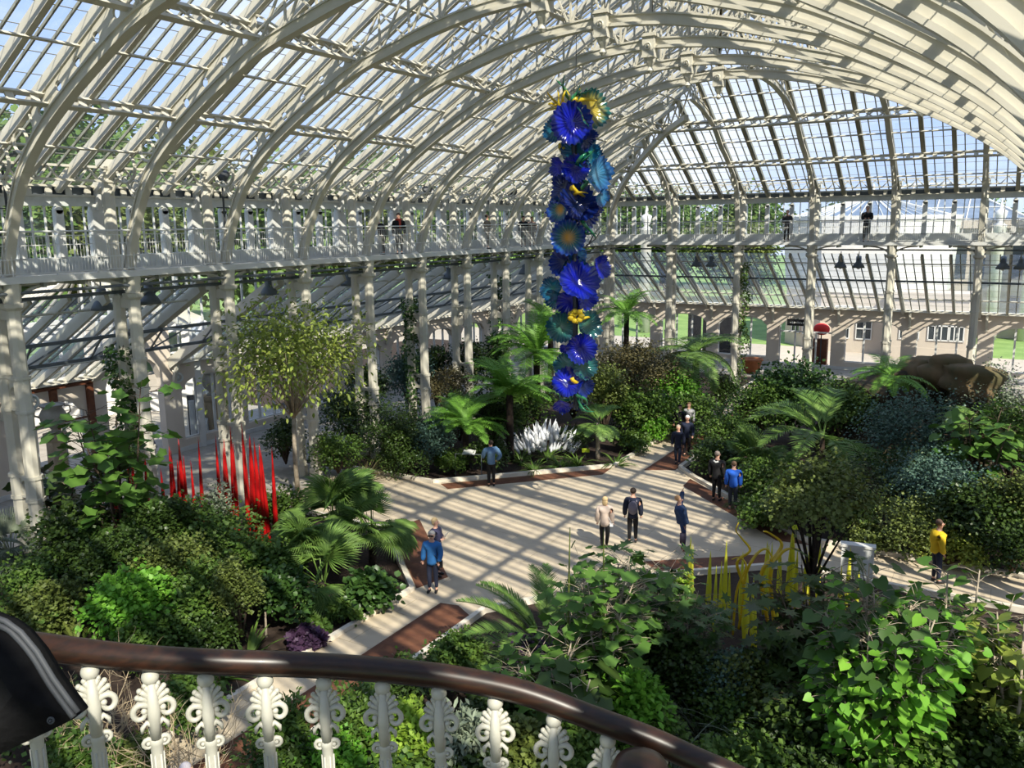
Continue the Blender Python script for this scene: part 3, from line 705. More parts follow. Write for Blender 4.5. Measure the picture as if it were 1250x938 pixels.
def shrub_mesh(rng, w, h, n, leaf, T, lobes=16, droop=.2, aspect=.5, base=.12, ragged=.42, flat=.0):
    """leaves set in clumps over a lobed crown w wide, h high standing on z=0"""
    c = rdir(lobes, rng)*rng.uniform(.35, .72, (lobes, 1)); c[:, 2] = np.abs(c[:, 2])*.9-.2
    c *= np.array([w/2, w/2, h/2]); c[:, 2] += h*(.5+base/2); c = np.vstack([c, [[0, 0, h*.55]]])
    r = rng.uniform(.13, .33, len(c))*min(w, h*1.15)
    r = np.minimum(r, np.maximum(.08, h-c[:, 2])*1.0)
    wgt = r**2; pick = rng.choice(len(c), n, p=wgt/wgt.sum()); d = rdir(n, rng); d[:, 2] = np.where(rng.random(n) < .35, np.abs(d[:, 2]), d[:, 2])
    rad = r[pick]*(1-ragged*rng.random(n)**1.0*1.3+ragged*.5*rng.random(n)**4*2)
    P = c[pick]+d*rad[:, None]; P[:, 2] = np.maximum(P[:, 2], .04)
    out = nrm(P-np.array([0, 0, h*.4])); D = d*.6+out*.3+rdir(n, rng)*.7; D[:, 2] -= droop
    Nr = out*.5+np.array([0, 0, .8])+rdir(n, rng)*.55
    L = leaf*rng.uniform(.65, 1.25, n)
    return stamp(P, D, Nr, L, L*aspect*2, T), c
def stems_mesh(c, h, r, m, parent, name='stem', trunk=None, base=(0, 0, 0), br=.75):
    b = MB(); base = Vector(base)
    fork = base+Vector((0, 0, trunk if trunk else h*.12))
    if trunk: b.tube([base, base+Vector((.04, .02, trunk*.5)), fork], [r*1.25, r*1.0, r*.9], 7)
    for p in c:
        p = Vector(p); mid = fork.lerp(p, .5)+Vector((0, 0, (p.z-fork.z)*.12)); b.tube([fork, mid, p], [r*br, r*br*.6, r*br*.2], 5)
    return b.build(name, m, parent, smooth=True)
def shrub(name, w, h, n, leaf, lm, T=T_DIAMOND, seed=1, bark='bark', **k):
    rng = np.random.default_rng(seed); root = empty(name); VF, c = shrub_mesh(rng, w, h, n, leaf, T, **k)
    part_np('foliage', VF, LM[lm], root); stems_mesh(c, h, .025+.01*h, M[bark], root); return root
def tree(name, w, h, crown_h, n, leaf, lm, T=T_DIAMOND, seed=1, bark='bark', r=.09, lobes=14, tk=.75, br=.6, **k):
    rng = np.random.default_rng(seed); root = empty(name); VF, c = shrub_mesh(rng, w, crown_h, n, leaf, T, lobes=lobes, **k)
    z = h-crown_h; VF = (VF[0]+np.array([0, 0, z]), VF[1]); c = c+np.array([0, 0, z]); part_np('foliage', VF, LM[lm], root)
    stems_mesh(c, h, r, M[bark], root, 'trunk', trunk=max(.3, z*tk), br=br); return root

def strip(pts, wid, up):
    """flat ribbon along pts (n,3) with widths, returns V, F"""
    n = len(pts); d = np.gradient(pts, axis=0); s = nrm(np.cross(d, np.broadcast_to(up, (n, 3)))); w = np.asarray(wid)[:, None]/2
    V = np.empty((2*n, 3)); V[0::2] = pts-s*w; V[1::2] = pts+s*w; F_ = []
    for i in range(n-1): F_ += [(2*i, 2*i+1, 2*i+3), (2*i, 2*i+3, 2*i+2)]
    return V, np.array(F_)
def rach(L, up, droop, n=9):
    """arching mid line from the origin, starting at angle up above horizontal, in the x-z plane"""
    t = np.linspace(0, 1, n); a = up - droop*t**1.2; dx = np.cos(a)*L/(n-1); dz = np.sin(a)*L/(n-1)
    x = np.concatenate([[0], np.cumsum(dx[1:])]); z = np.concatenate([[0], np.cumsum(dz[1:])]); return np.stack([x, x*0, z], 1)
def feather(L, up, droop, nl, ll, lw, rng, vee=.35, sweep=.6, start=.15, prof='palm'):
    R_ = rach(L, up, droop, 11); t = np.linspace(start, .99, nl); idx = t*10; i0 = np.minimum(idx.astype(int), 9); fr = (idx-i0)[:, None]
    P = R_[i0]*(1-fr)+R_[i0+1]*fr; T_ = nrm(R_[i0+1]-R_[i0]); parts = []
    env = np.sin(np.clip((t-start)/(1-start), 0, 1)**.7*pi*.86+.25) if prof == 'palm' else np.minimum(1, (t-start)*5+.25)*(1.02-t)**.55*1.15
    for s in (-1, 1):
        D = T_*sweep+np.array([[0, s, 0]])*(1-.25*t[:, None])+np.array([[0, 0, 1.0]])*vee+rng.normal(size=(nl, 3))*.05
        up_ = np.cross(T_, np.array([[0., 1., 0.]]))*-1; Nr = np.where(up_[:, 2:3] < 0, -up_, up_)-np.array([[0, s, 0]])*vee
        Lf = ll*np.maximum(.12, env)*rng.uniform(.9, 1.08, nl)
        tv = np.array([[0, -.25, 0], [0, .25, 0], [.5, .5, -.03], [.5, -.5, -.03], [1, 0, -.16]]); tf = [(0, 3, 1), (1, 3, 2), (3, 4, 2)]
        parts.append(stamp(P, D, Nr, Lf, np.full(nl, lw), (tv, tf)))
    parts.append(strip(R_, np.linspace(.05, .012, 11)*max(.6, L/2), np.array([0, 1, .0])))
    parts.append(strip(R_, np.linspace(.05, .012, 11)*max(.6, L/2), np.array([0, 0, 1.])))
    return join(parts)
def rotz(V, a, o=(0, 0, 0)):
    c, s = cos(a), sin(a); return V@np.array([[c, s, 0], [-s, c, 0], [0, 0, 1]])+np.array(o)
def crown(name, rng, n, L, upr, droop, z, maker, m, root, nvar=5, x0=.08):
    """n fronds round the top of a stem: each frond its own part when few, a mesh each"""
    var = []
    for i in range(nvar): var.append(fast_mesh(name, *maker(L*rng.uniform(.9, 1.08), upr[0]+(upr[1]-upr[0])*i/(nvar-1), droop*rng.uniform(.85, 1.15), rng), m))
    for k in range(n):
        o = bpy.data.objects.new(name, var[(k*3) % nvar]); COL.objects.link(o); o.parent = root; a = k*2.39996+rng.uniform(-.2, .2)
        o.location = (x0*cos(a), x0*sin(a), z+rng.uniform(-.08, .05)); o.rotation_euler = (rng.uniform(-.12, .12), 0, a)
def trunk_mb(h, r0, r1, rng, lean=0.0, rings=0):
    b = MB(); k = max(5, int(h*3)+rings); pts = [(lean*(i/k)**1.5, 0, h*i/k) for i in range(k+1)]; rs = [r0+(r1-r0)*i/k+(r0*.12 if i % 2 else 0) for i in range(k+1)]
    b.tube(pts, rs, 10); return b
def tree_fern(h, L, n=24, seed=1, lm='fern', r=.13, up=(.25, 1.38)):
    n = int(n*1.5)
    rng = np.random.default_rng(seed); root = empty('tree_fern')
    trunk_mb(h, r*1.3, r, rng).build('trunk', M['fibre'], root, True)
    crown('frond', rng, n, L, up, 1.25, h, lambda L_, u, d, g: feather(L_, u, d, 46, L_*.25, L_*.0165, g, vee=.02, sweep=.3, start=.08, prof='fern'), LM[lm], root); return root
def feather_palm(h, L, n=12, seed=1, lm='palm', r=.09, up=(.1, 1.2), droop=1.3, ll=.3, nl=44, lw=.035, vee=.4, bark='palebark'):
    rng = np.random.default_rng(seed); root = empty('feather_palm')
    if h > .15: trunk_mb(h, r*1.25, r*.8, rng).build('trunk', M[bark], root, True)
    crown('frond', rng, n, L, up, droop, h, lambda L_, u, d, g: feather(L_, u, d, nl, L_*ll, lw, g, vee=vee, sweep=.75, start=.18), LM[lm], root); return root
def fan_leaf(pet, R, up, rng, seg=34, spread=1.75, droop=.35):
    """a petiole and a pleated fan"""
    a = up; tip = np.array([cos(a)*pet, 0, sin(a)*pet]); line = np.stack([np.linspace(0, 1, 5)[i]*tip+np.array([0, 0, .06*sin(pi*i/4)*pet]) for i in range(5)])
    parts = [strip(line, [.03]*5, np.array([0, 1, 0.])), strip(line, [.03]*5, np.array([0, 0, 1.]))]
    t2 = a-.2; ax = np.array([cos(t2), 0, sin(t2)]); nr = np.array([-sin(t2), 0, cos(t2)]); an = np.linspace(-spread, spread, seg)
    D = np.cos(an)[:, None]*ax+np.sin(an)[:, None]*np.array([0, 1, 0]); D[:, 2] -= .06
    tv = np.array([[0, 0, 0], [.45, .5, .01], [.45, -.5, .01], [.45, 0, .05], [.8, 0, .0], [1.0, 0, -droop*.5], [.74, .2, -.04], [.74, -.2, -.04]])
    tf = [(0, 3, 1), (0, 2, 3), (1, 3, 4), (1, 4, 6), (2, 4, 3), (2, 7, 4), (6, 4, 5), (7, 5, 4)]
    P = np.broadcast_to(tip, (seg, 3)).copy(); L = R*(.72+.3*np.cos(an*.5))*rng.uniform(.93, 1.05, seg)
    parts.append(stamp(P, D, np.broadcast_to(nr, (seg, 3)).copy(), L, R*2*spread/seg*.36, (tv, tf))); return join(parts)
def fan_palm(h, R, pet, n=14, seed=1, lm='palm', r=.1, up=(-.1, 1.4), bark='fibre'):
    n = int(n*1.25)
    rng = np.random.default_rng(seed); root = empty('fan_palm')
    if h > .1: trunk_mb(h, r*1.2, r, rng).build('trunk', M[bark], root, True)
    crown('fan_leaf', rng, n, R, up, 1.0, h, lambda L_, u, d, g: fan_leaf(pet, L_, u, g), LM[lm], root); return root
def tuft_mesh(n, L, w, rng, up=(.5, 1.45), droop=1.5, spread=.06):
    parts = []
    for i in range(n):
        pts = rach(L*rng.uniform(.6, 1.1), rng.uniform(*up), droop*rng.uniform(.6, 1.3), 6); a = rng.uniform(0, 2*pi)
        V, F_ = strip(pts, w*np.array([.7, 1, 1, .8, .5, .05]), np.array([0, .0, 1.])+rng.normal(size=3)*.2); parts.append((rotz(V, a, (spread*cos(a), spread*sin(a), 0)), F_))
    return join(parts)
def tuft(name, n, L, w, lm, seed=1, **k):
    rng = np.random.default_rng(seed); root = empty(name); part_np('leaf_blades', tuft_mesh(n, L, w, rng, **k), LM[lm], root)
    b = MB(); b.lathe([(.08*L, 0), (.1*L, .06), (.05*L, .14)], (0, 0, 0), 8); b.build('crown_base', M['bark'], root); return root
def bigleaf(name, w, h, n, leaf, lm, T, seed=1, stems=5, bark='palebark', z0=.3, up=.7):
    """stems carrying broad leaves on stalks, facing up and out"""
    rng = np.random.default_rng(seed); root = empty(name); b = MB(); P = []; D = []
    for s in range(stems):
        a = 2*pi*s/stems+rng.uniform(-.4, .4); top = Vector((cos(a)*w*rng.uniform(.12, .34), sin(a)*w*rng.uniform(.12, .34), h*rng.uniform(.7, .97)))
        mid = top*.5+Vector((rng.normal()*.1, rng.normal()*.1, h*.06)); b.tube([(0, 0, 0), mid, top], [.035+.006*h, .028, .012], 6)
        for k in range(n//stems):
            t = rng.uniform(z0, 1.0); q = Vector((0, 0, 0)).lerp(mid, t*2) if t < .5 else mid.lerp(top, t*2-1); aa = rng.uniform(0, 2*pi)
            L = rng.uniform(.12, .3)*w*.8; e = q+Vector((cos(aa)*L, sin(aa)*L, L*rng.uniform(.05, .6))); b.tube([q, q.lerp(e, .6)+Vector((0, 0, .03)), e], [.008, .006, .005], 3, cap=False)
            P.append(e); D.append((cos(aa), sin(aa), -.35))
    P = np.array([tuple(p) for p in P]); D = np.array(D)+rng.normal(size=(len(P), 3))*.25; Nr = np.array([0, 0, 1.])*up+nrm(D)*.35+rng.normal(size=(len(P), 3))*.22
    L = leaf*rng.uniform(.55, 1.2, len(P)); part_np('leaves', stamp(P-nrm(D)*0, D, Nr, L, L*1.0, T), LM[lm], root); b.build('stem', M[bark], root, True); return root
def twiggy(w, h, seed=1, n=26, bark='twig'):
    rng = random.Random(seed); root = empty('bare_shrub'); b = MB()
    def grow(p, d, L, r, lv):
        pts = [p]; q = p
        for i in range(3):
            d = (d+Vector((rng.gauss(0, .22), rng.gauss(0, .22), rng.gauss(0, .16)))).normalized(); q = q+d*L/3; pts.append(q)
        b.tube(pts, [r, r*.85, r*.7, r*.55], 4, cap=False)
        if lv > 0:
            for k in range(rng.choice((2, 3))): grow(pts[rng.choice((1, 2, 3))], (d+Vector((rng.gauss(0, .6), rng.gauss(0, .6), rng.gauss(.05, .4)))).normalized(), L*.72, r*.6, lv-1)
    for i in range(n//3):
        a = rng.uniform(0, 2*pi); grow(Vector((cos(a)*.1, sin(a)*.1, 0)), Vector((cos(a)*.6, sin(a)*.6, .9)).normalized(), h*.42, .02, 3)
    b.build('branches', M[bark], root); return root
def climber(h, r, n, leaf, lm, seed=1):
    rng = np.random.default_rng(seed); root = empty('climbing_plant'); z = rng.uniform(0, 1, n)**.85*h; a = rng.uniform(0, 2*pi, n); rr = r*(.6+.5*rng.random(n))*(1+.35*np.sin(z*2.3+seed))
    P = np.stack([rr*np.cos(a), rr*np.sin(a), z], 1); D = np.stack([np.cos(a), np.sin(a), a*0-.5], 1)+rng.normal(size=(n, 3))*.4
    Nr = np.stack([np.cos(a), np.sin(a), a*0+.5], 1)+rng.normal(size=(n, 3))*.4; L = leaf*rng.uniform(.6, 1.2, n); part_np('foliage', stamp(P, D, Nr, L, L, T_OVAL), LM[lm], root)
    b = MB(); b.tube([(r*.5*cos(t*2), r*.5*sin(t*2), h*t/6) for t in range(7)], [.03]*6+[.01], 5); b.build('stem', M['bark'], root); return root

PLANTS = []
def put(o, px, py, h, label, cat='plant', group=None, rz=None, base=False, sc=None, z=0.0):
    """stand plant o so that its top (height h) shows at photo point (px, py)"""
    p = at_z(px, py, 0 if base else h); o.location = (p.x, p.y, z); o.rotation_euler = (0, 0, (px*.37) % 6.28 if rz is None else rz)
    if sc: o.scale = (sc if isinstance(sc, (tuple, list)) else (sc, sc, sc))
    tag(o, label, cat, group); PLANTS.append((px, py, round(p.x, 1), round(p.y, 1), h, label)); return o
def again(o, *a, **k): return put(copy_tree(o), *a, **k)
def SZ(px, py, h, wpx): return wpx*depth(at_z(px, py, h))/F_PX
sd_ = [100]
def SH(px, py, h, wpx, lm, label, leaf=.10, n=3200, T=T_DIAMOND, name='leafy_shrub', cat='shrub', **k):
    sd_[0] += 1; w = SZ(px, py, h, wpx); o = shrub(name, w, h, int(n), leaf, lm, T, seed=sd_[0], **k); return put(o, px, py, h, label, cat)
# ---------------- left bed, in front of the long gallery
mp = bigleaf('broad_leaved_tree', 3.4, 6.2, 330, .40, 'big', T_MAPLE, 5, 7, 'bark', .25); put(mp, 128, 452, 6.2, 'tall plant with big maple-like leaves rising before the left gallery columns', 'tree')
o = bigleaf('broad_leaved_tree', 2.6, 3.4, 120, .42, 'dark', T_MAPLE, 6, 5, 'bark', .2); put(o, 62, 545, 3.6, 'dark plant with drooping maple-like leaves beside the leftmost column', 'shrub')
o = bigleaf('broad_leaved_tree', 2.2, 2.6, 90, .36, 'big', T_MAPLE, 8, 5, 'bark', .2); put(o, 140, 612, 2.6, 'low broad-leaved plant beneath the tall maple-leaved one', 'shrub')
o = fan_palm(.9, .75, .55, 22, 9, 'grey', .09, (-.5, 1.3)); put(o, 8, 640, 1.7, 'silvery blue fan palm cut by the left edge of the view', 'palm')
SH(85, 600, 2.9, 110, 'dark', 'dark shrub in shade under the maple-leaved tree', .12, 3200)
SH(30, 675, 1.9, 110, 'mid', 'green shrub between the silvery palm and the left edge path', .1, 3000)
SH(205, 610, 2.6, 110, 'dark', 'dark small-leaved shrub in front of the left group of red spires', .1, 4200)
SH(265, 622, 2.3, 120, 'mid', 'mid-green shrub in front of the right group of red spires', .11, 4200)
SH(320, 655, 2.0, 90, 'mid', 'green shrub left of the fan palms', .12, 3200, T_OVAL)
SH(205, 655, 2.2, 130, 'olive', 'wide olive-green shrub in the middle of the left bed', .09, 5200)
SH(105, 655, 2.2, 120, 'dark', 'dark green shrub behind the bright lime one', .1, 4600)
SH(160, 692, 2.2, 125, 'bright', 'bright lime-green shrub in the left bed above the handrail', .12, 5200, T_OVAL)
SH(232, 690, 2.0, 105, 'mid', 'rounded shrub right of the bright lime-green one', .10, 4200)
SH(66, 705, 1.7, 110, 'olive', 'olive shrub behind the left end of the handrail', .1, 3800)
SH(180, 745, 1.4, 110, 'mid', 'low green shrub just above the handrail, left part', .09, 3600)
o = feather_palm(.3, 1.5, 13, 12, 'palm', .07, (.3, 1.35), .9, .2, 40, .02); put(o, 28, 735, 1.2, 'wispy feather-leaved cycad at the left edge above the handrail', 'cycad')
o = feather_palm(.2, 1.3, 12, 13, 'olive', .07, (.3, 1.3), .8, .2, 40, .02); put(o, 92, 752, 1.0, 'second wispy cycad, just above the start of the handrail', 'cycad')
SH(286, 655, 2.9, 62, 'olive', 'feathery upright conifer-like shrub behind the thin white stem', .07, 4200, lobes=14, ragged=.5)
SH(345, 690, 1.7, 85, 'glossy', 'glossy dark shrub below the fan palms', .13, 2600, T_OVAL)
SH(255, 750, 1.2, 70, 'dark', 'dark ground shrub in the gap of the left bed', .08, 2400)
fp = fan_palm(1.5, 1.0, .75, 17, 21, 'palm', .12, (-.2, 1.45)); put(fp, 405, 600, 2.3, 'large fan palm left of the rusty grating, the tallest of its clump', 'palm')
o = fan_palm(.6, .9, .7, 15, 22, 'palm', .1, (-.1, 1.4)); put(o, 392, 690, 1.1, 'lower fan palm with split leaves spreading over the left bed', 'palm')
again(fp, 452, 615, 2.0, 'fan palm leaning towards the plaza, right of the clump', 'palm', rz=2.2, sc=.8)
again(fp, 365, 640, 1.9, 'fan palm behind the lower one, left of the clump', 'palm', rz=4.2, sc=.75)
SH(450, 697, 1.1, 68, 'glossy', 'leafy shrub with pale tips at the plaza corner of the left bed', .17, 1100, T_OVAL)
SH(420, 735, .55, 60, 'mid', 'low clump of green by the near path kerb', .1, 900)
SH(385, 758, .4, 60, 'mid', 'low green edging plant above the purple patch', .1, 900)
SH(372, 772, .42, 68, 'purple', 'low purple-leaved patch beside the path kerb', .14, 900, name='purple_foliage_plant', cat='plant')
o = tuft('agave', 26, 1.1, .09, 'mid', 31, up=(.3, 1.4), droop=.8); put(o, 300, 775, .7, 'spiky rosette plant above the handrail left of the path', 'agave')
o = tuft('agave', 22, .8, .07, 'mid', 32, up=(.3, 1.4), droop=.8); put(o, 268, 800, .6, 'smaller spiky rosette seen just over the handrail', 'agave')
b = MB(); b.tube([(0, 0, 0), (.03, 0, .7), (-.02, .03, 1.3)], [.03, .025, .015], 6); o = b.build('bare_stake', M['palebark']); p = at_z(325, 778); o.location = p; tag(o, 'thin pale bare stem standing alone in the left bed', 'stem')
tw = twiggy(3.0, 2.7, 3, 30); put(tw, 120, 800, 2.5, 'large bare twiggy shrub behind the first stair balusters', 'shrub')
again(tw, 225, 835, 2.1, 'second bare twiggy shrub with bleached branches nearer the path', 'shrub', rz=2.0, sc=.85)
SH(228, 820, 1.4, 95, 'mid', 'green shrub behind the second and third balusters', .09, 3000)
SH(30, 830, 1.6, 120, 'dark', 'dark shrub under the black padded cover', .1, 2600)
SH(90, 890, 1.3, 130, 'mid', 'shrub at the bottom left behind the bare twigs', .1, 2800)
SH(165, 905, .9, 90, 'olive', 'low olive shrub beside the path at the bottom left', .08, 2200)
# ---------------- bed right of the near path, below the rail
SH(345, 838, 2.2, 100, 'mid', 'willow-leaved shrub over the near path behind the fourth baluster', .12, 2600, aspect=.28)
SH(330, 895, 1.6, 110, 'dark', 'dark willow-leaved shrub at the bottom beside the path', .11, 3200, aspect=.3)
SH(430, 825, 1.9, 105, 'mid', 'feathery green shrub behind the fifth baluster', .11, 4000, aspect=.3)
SH(405, 890, 1.5, 120, 'bright', 'fresh green shrub at the bottom between the fourth and sixth balusters', .1, 4000, aspect=.35)
SH(505, 838, 2.1, 95, 'lime', 'yellow-green shrub behind the sixth and seventh balusters', .1, 4200, T_OVAL, aspect=.35)
SH(565, 848, 2.2, 85, 'grey', 'grey-green lance-leaved shrub behind the seventh baluster', .22, 1100, T_OVAL, aspect=.16)
SH(628, 852, 2.2, 100, 'olive', 'olive speckled shrub behind the eighth and ninth balusters', .11, 3400, T_OVAL)
SH(500, 905, 1.4, 120, 'mid', 'shrub at the bottom edge below the yellow-green one', .1, 3200)
SH(600, 905, 1.6, 120, 'dark', 'dark shrub at the bottom edge below the grey-green one', .1, 3200)
SH(480, 805, 1.3, 90, 'dark', 'dark small-leaved shrub beside the near rusty grating', .09, 3000)
SH(560, 775, 1.3, 90, 'mid', 'shrub between the grating and the date palm', .09, 3200)
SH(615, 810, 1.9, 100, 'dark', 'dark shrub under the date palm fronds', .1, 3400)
# ---------------- front right bed
ph = feather_palm(.5, 2.35, 20, 41, 'palm', .16, (-.1, 1.25), 1.0, .20, 64, .026, .5); put(ph, 668, 735, 1.6, 'young date palm with arching grey-green fronds at the plaza edge', 'palm')
o = bigleaf('broad_leaved_tree', 3.1, 3.9, 460, .25, 'big', T_MAPLE, 43, 11, 'palebark', .2, .8); put(o, 730, 668, 3.9, 'tall broad-leaved shrub growing through the date palm', 'shrub')
o = bigleaf('broad_leaved_tree', 2.8, 2.4, 420, .22, 'big', T_MAPLE, 44, 11, 'palebark', .15, .8); put(o, 665, 790, 2.3, 'bushy vine-leaved shrub below the date palm', 'shrub')
o = bigleaf('broad_leaved_tree', 1.7, 2.4, 50, .55, 'dark', T_MAPLE, 45, 4, 'palebark', .3, .8); put(o, 700, 800, 2.5, 'plant with the largest dark leaves, centre foreground above the handrail', 'shrub')
SH(648, 760, 1.8, 70, 'purple', 'mauve flowering shrub among the date palm fronds', .07, 900, name='flowering_shrub')
for x, y, lab in ((723, 652, 'tall upright shoot above the broad-leaved shrub'), (771, 655, 'tall pale bamboo-like shoot beside the walking couple')):
    b = MB(); b.tube([(0, 0, 0), (.05, 0, 2.2), (.1, .04, 4.4)], [.03, .028, .008], 6); o = b.build('bare_shoot', LM['olive']); put(o, x-30, y-10, 4.4, lab, 'stem')
ug = bigleaf('palmate_tree', 3.0, 3.3, 240, .34, 'glossy', T_HAND, 47, 9, 'palebark', .55, .9); put(ug, 775, 668, 3.3, 'small tree with hand-shaped dark leaves before the walking couple', 'tree')
again(ug, 842, 700, 2.7, 'hand-leaved tree in front of the leftmost yellow spires', 'tree', rz=1.0, sc=.75)
SH(826, 668, 2.7, 48, 'lime', 'small yellow-green shrub by the feet of the pointing man', .1, 900, T_OVAL)
SH(770, 800, 2.3, 105, 'bright', 'fresh green compound-leaved shrub right of the largest leaves', .16, 1800, T_OVAL, aspect=.3)
SH(700, 850, 2.2, 90, 'mid', 'green shrub just above the handrail in the middle', .12, 2400, T_OVAL, aspect=.3)
SH(745, 745, 2.2, 90, 'dark', 'dark shrub behind the fresh green compound-leaved one', .1, 3000)
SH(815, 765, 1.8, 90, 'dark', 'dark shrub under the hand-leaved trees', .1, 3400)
SH(890, 795, 1.6, 110, 'blue', 'grey-green fine-leaved shrub below the yellow spires', .07, 5000)
SH(840, 790, 1.6, 110, 'dark', 'dark low shrub above the silvery grass tufts', .09, 3600)
tf = tuft('silver_grass', 150, 1.9, .035, 'grey', 51, up=(.5, 1.5), droop=1.5); put(tf, 862, 835, 1.3, 'silvery grass tuft right of the handrail', 'grass')
again(tf, 930, 862, 1.2, 'silvery grass tuft beside the first, further right', 'grass', rz=1.0, sc=.95)
again(tf, 815, 900, 1.0, 'silvery grass tuft tight against the handrail end', 'grass', rz=2.0, sc=.8)
cd = bigleaf('palmate_tree', 3.6, 3.2, 330, .40, 'dark', T_HAND, 53, 11, 'bark', .35, .9); put(cd, 1012, 722, 3.0, 'dark large-leaved shrub in front of the small tree trunk', 'shrub')
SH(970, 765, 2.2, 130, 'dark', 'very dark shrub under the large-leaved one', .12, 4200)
SH(990, 835, 1.8, 130, 'dark', 'dark shrub at the foot of the bright drooping bush', .12, 3600, T_OVAL)
again(cd, 985, 850, 1.5, 'low hand-leaved plant right of the grass tufts', 'shrub', rz=2.1, sc=.55)
SH(900, 905, 1.3, 130, 'mid', 'green undergrowth at the bottom behind the grass tufts', .1, 3000)
hd = bigleaf('heart_leaved_bush', 2.9, 3.9, 1300, .20, 'bright', T_HEART, 55, 16, 'palebark', .15, .55); put(hd, 1100, 745, 3.6, 'bright green bush with drooping heart-shaped leaves, right foreground', 'shrub')
o = bigleaf('heart_leaved_bush', 2.2, 3.0, 700, .19, 'bright', T_HEART, 56, 12, 'palebark', .12, .55); put(o, 1060, 810, 2.6, 'lower part bush with drooping bright leaves beside the dark shrub', 'shrub')
o = bigleaf('heart_leaved_bush', 2.1, 4.4, 260, .26, 'glossy', T_HEART, 57, 6, 'palebark', .45, .6); put(o, 1065, 680, 4.5, 'dark heart-leaved plant in front of the grey plinth', 'shrub')
SH(1150, 735, 3.2, 110, 'mid', 'leafy shrub in front of the feet of the yellow-jacketed person', .12, 4600, T_OVAL)
o = bigleaf('broad_leaved_tree', 2.0, 4.2, 150, .30, 'big', T_HEART, 58, 5, 'palebark', .4, .7); put(o, 1195, 660, 4.4, 'tall broad-leaved plant in front of the right-hand path', 'shrub')
o = bigleaf('broad_leaved_tree', 1.9, 3.9, 150, .28, 'yellow', T_HEART, 59, 5, 'palebark', .4, .7); put(o, 1240, 720, 3.9, 'yellowing broad-leaved plant at the right edge', 'shrub')
SH(1190, 790, 2.7, 130, 'olive', 'olive shrub at the right edge of the foreground', .12, 4200, T_OVAL)
SH(1215, 850, 2.2, 140, 'dark', 'dark shrub in the bottom right corner', .12, 4000, T_OVAL)
SH(1120, 880, 1.8, 150, 'mid', 'green shrub at the bottom below the bright drooping bush', .12, 4000, T_OVAL)
SH(1010, 905, 1.2, 120, 'dark', 'dark undergrowth at the bottom near the dry grass', .1, 3000)
o = tuft('dry_grass', 110, 1.3, .02, 'straw', 61, up=(.4, 1.4), droop=1.6); put(o, 1075, 905, .9, 'dry straw-coloured grass tuft at the bottom of the view', 'grass')
again(o, 1150, 925, .8, 'second dry grass tuft near the bottom right', 'grass', rz=2.0)
# ---------------- small tree by the right-hand path and the bed behind it
t = tree('small_tree', 3.6, 4.3, 2.3, 6500, .09, 'olive', T_OVAL, 71, 'fibre', .07, 22, tk=.5, br=.55, ragged=.7); put(t, 1000, 560, 4.25, 'small olive-leaved tree with dark forked trunk among the yellow spires', 'tree')
bp_ = feather_palm(2.3, 2.9, 12, 72, 'palm', .09, (-.1, 1.25), 1.35, .27, 52, .035, .25, bark='bark'); put(bp_, 1005, 520, 2.7, 'large feather palm with long arching fronds in the right bed', 'palm')
o = fan_palm(.6, .9, .9, 16, 73, 'palm', .1, (0, 1.35)); put(o, 925, 545, 1.5, 'fan palm behind the two men at the right kerb', 'palm')
put(tuft('strappy_plant', 60, 1.2, .05, 'mid', 74, up=(.5, 1.5)), 912, 588, .9, 'strappy plant next to the man in the blue hooded jacket', 'plant')
SH(968, 432, 4.0, 115, 'glossy', 'tall glossy shrub before the doorway of the end wall', .15, 6500, T_OVAL)
SH(930, 465, 3.0, 80, 'mid', 'shrub beside the far path, right side', .12, 4200)
SH(1030, 455, 3.6, 90, 'mid', 'green shrub left of the rock outcrop', .12, 4200)
SH(885, 505, 1.9, 85, 'mid', 'shrub at the edge of the far path by the approaching couple', .1, 3800)
SH(880, 535, 1.5, 90, 'dark', 'dark shrub on the corner behind the two men', .1, 3800)
SH(935, 560, 1.7, 90, 'mid', 'green shrub beneath the large feather palm, left side', .1, 3400)
SH(925, 610, 1.0, 80, 'mid', 'low shrub beside the man in the blue hooded jacket', .1, 2400)
SH(960, 600, 1.4, 90, 'olive', 'yellowish shrub behind the small tree, left of its trunk', .09, 3400)
SH(1045, 600, 1.5, 110, 'dark', 'dark shrub behind the small tree, right of its trunk', .1, 3600)
SH(1128, 465, 4.3, 130, 'blue', 'tall grey-green shrub right of the rock outcrop', .09, 7500)
SH(1085, 540, 2.7, 110, 'dark', 'dark fine-leaved shrub under the rocks', .08, 5000)
SH(1150, 545, 2.9, 130, 'blue', 'wide grey-green shrub in the middle of the right bed', .09, 6500)
SH(1210, 425, 4.8, 90, 'grey', 'pale grey-green shrub near the right edge below the end wall', .1, 5500)
o = bigleaf('broad_leaved_tree', 3.4, 3.9, 240, .42, 'big', T_HEART, 75, 8, 'bark', .2, .8); put(o, 1200, 497, 3.8, 'broad-leaved shrub with bright leaves near the right edge', 'shrub')
SH(1245, 480, 4.0, 110, 'mid', 'green shrub cut by the right edge, upper part', .11, 5000)
SH(1195, 590, 2.3, 130, 'dark', 'dark shrub above the right-hand path, right side', .12, 4600, T_OVAL)
SH(1245, 560, 3.0, 90, 'olive', 'olive shrub cut by the right edge above the path', .1, 4000)
SH(1120, 605, 1.9, 120, 'olive', 'olive ferny shrub above the right-hand path', .08, 4600)
SH(1060, 640, .9, 90, 'olive', 'low yellowish shrub by the kerb of the right-hand path', .09, 2200)
SH(1160, 650, 1.1, 100, 'yellow', 'yellow-green shrub around the yellow-jacketed person', .09, 2200)
SH(1240, 640, 1.6, 80, 'dark', 'dark shrub at the right end of the right-hand path', .1, 2600)
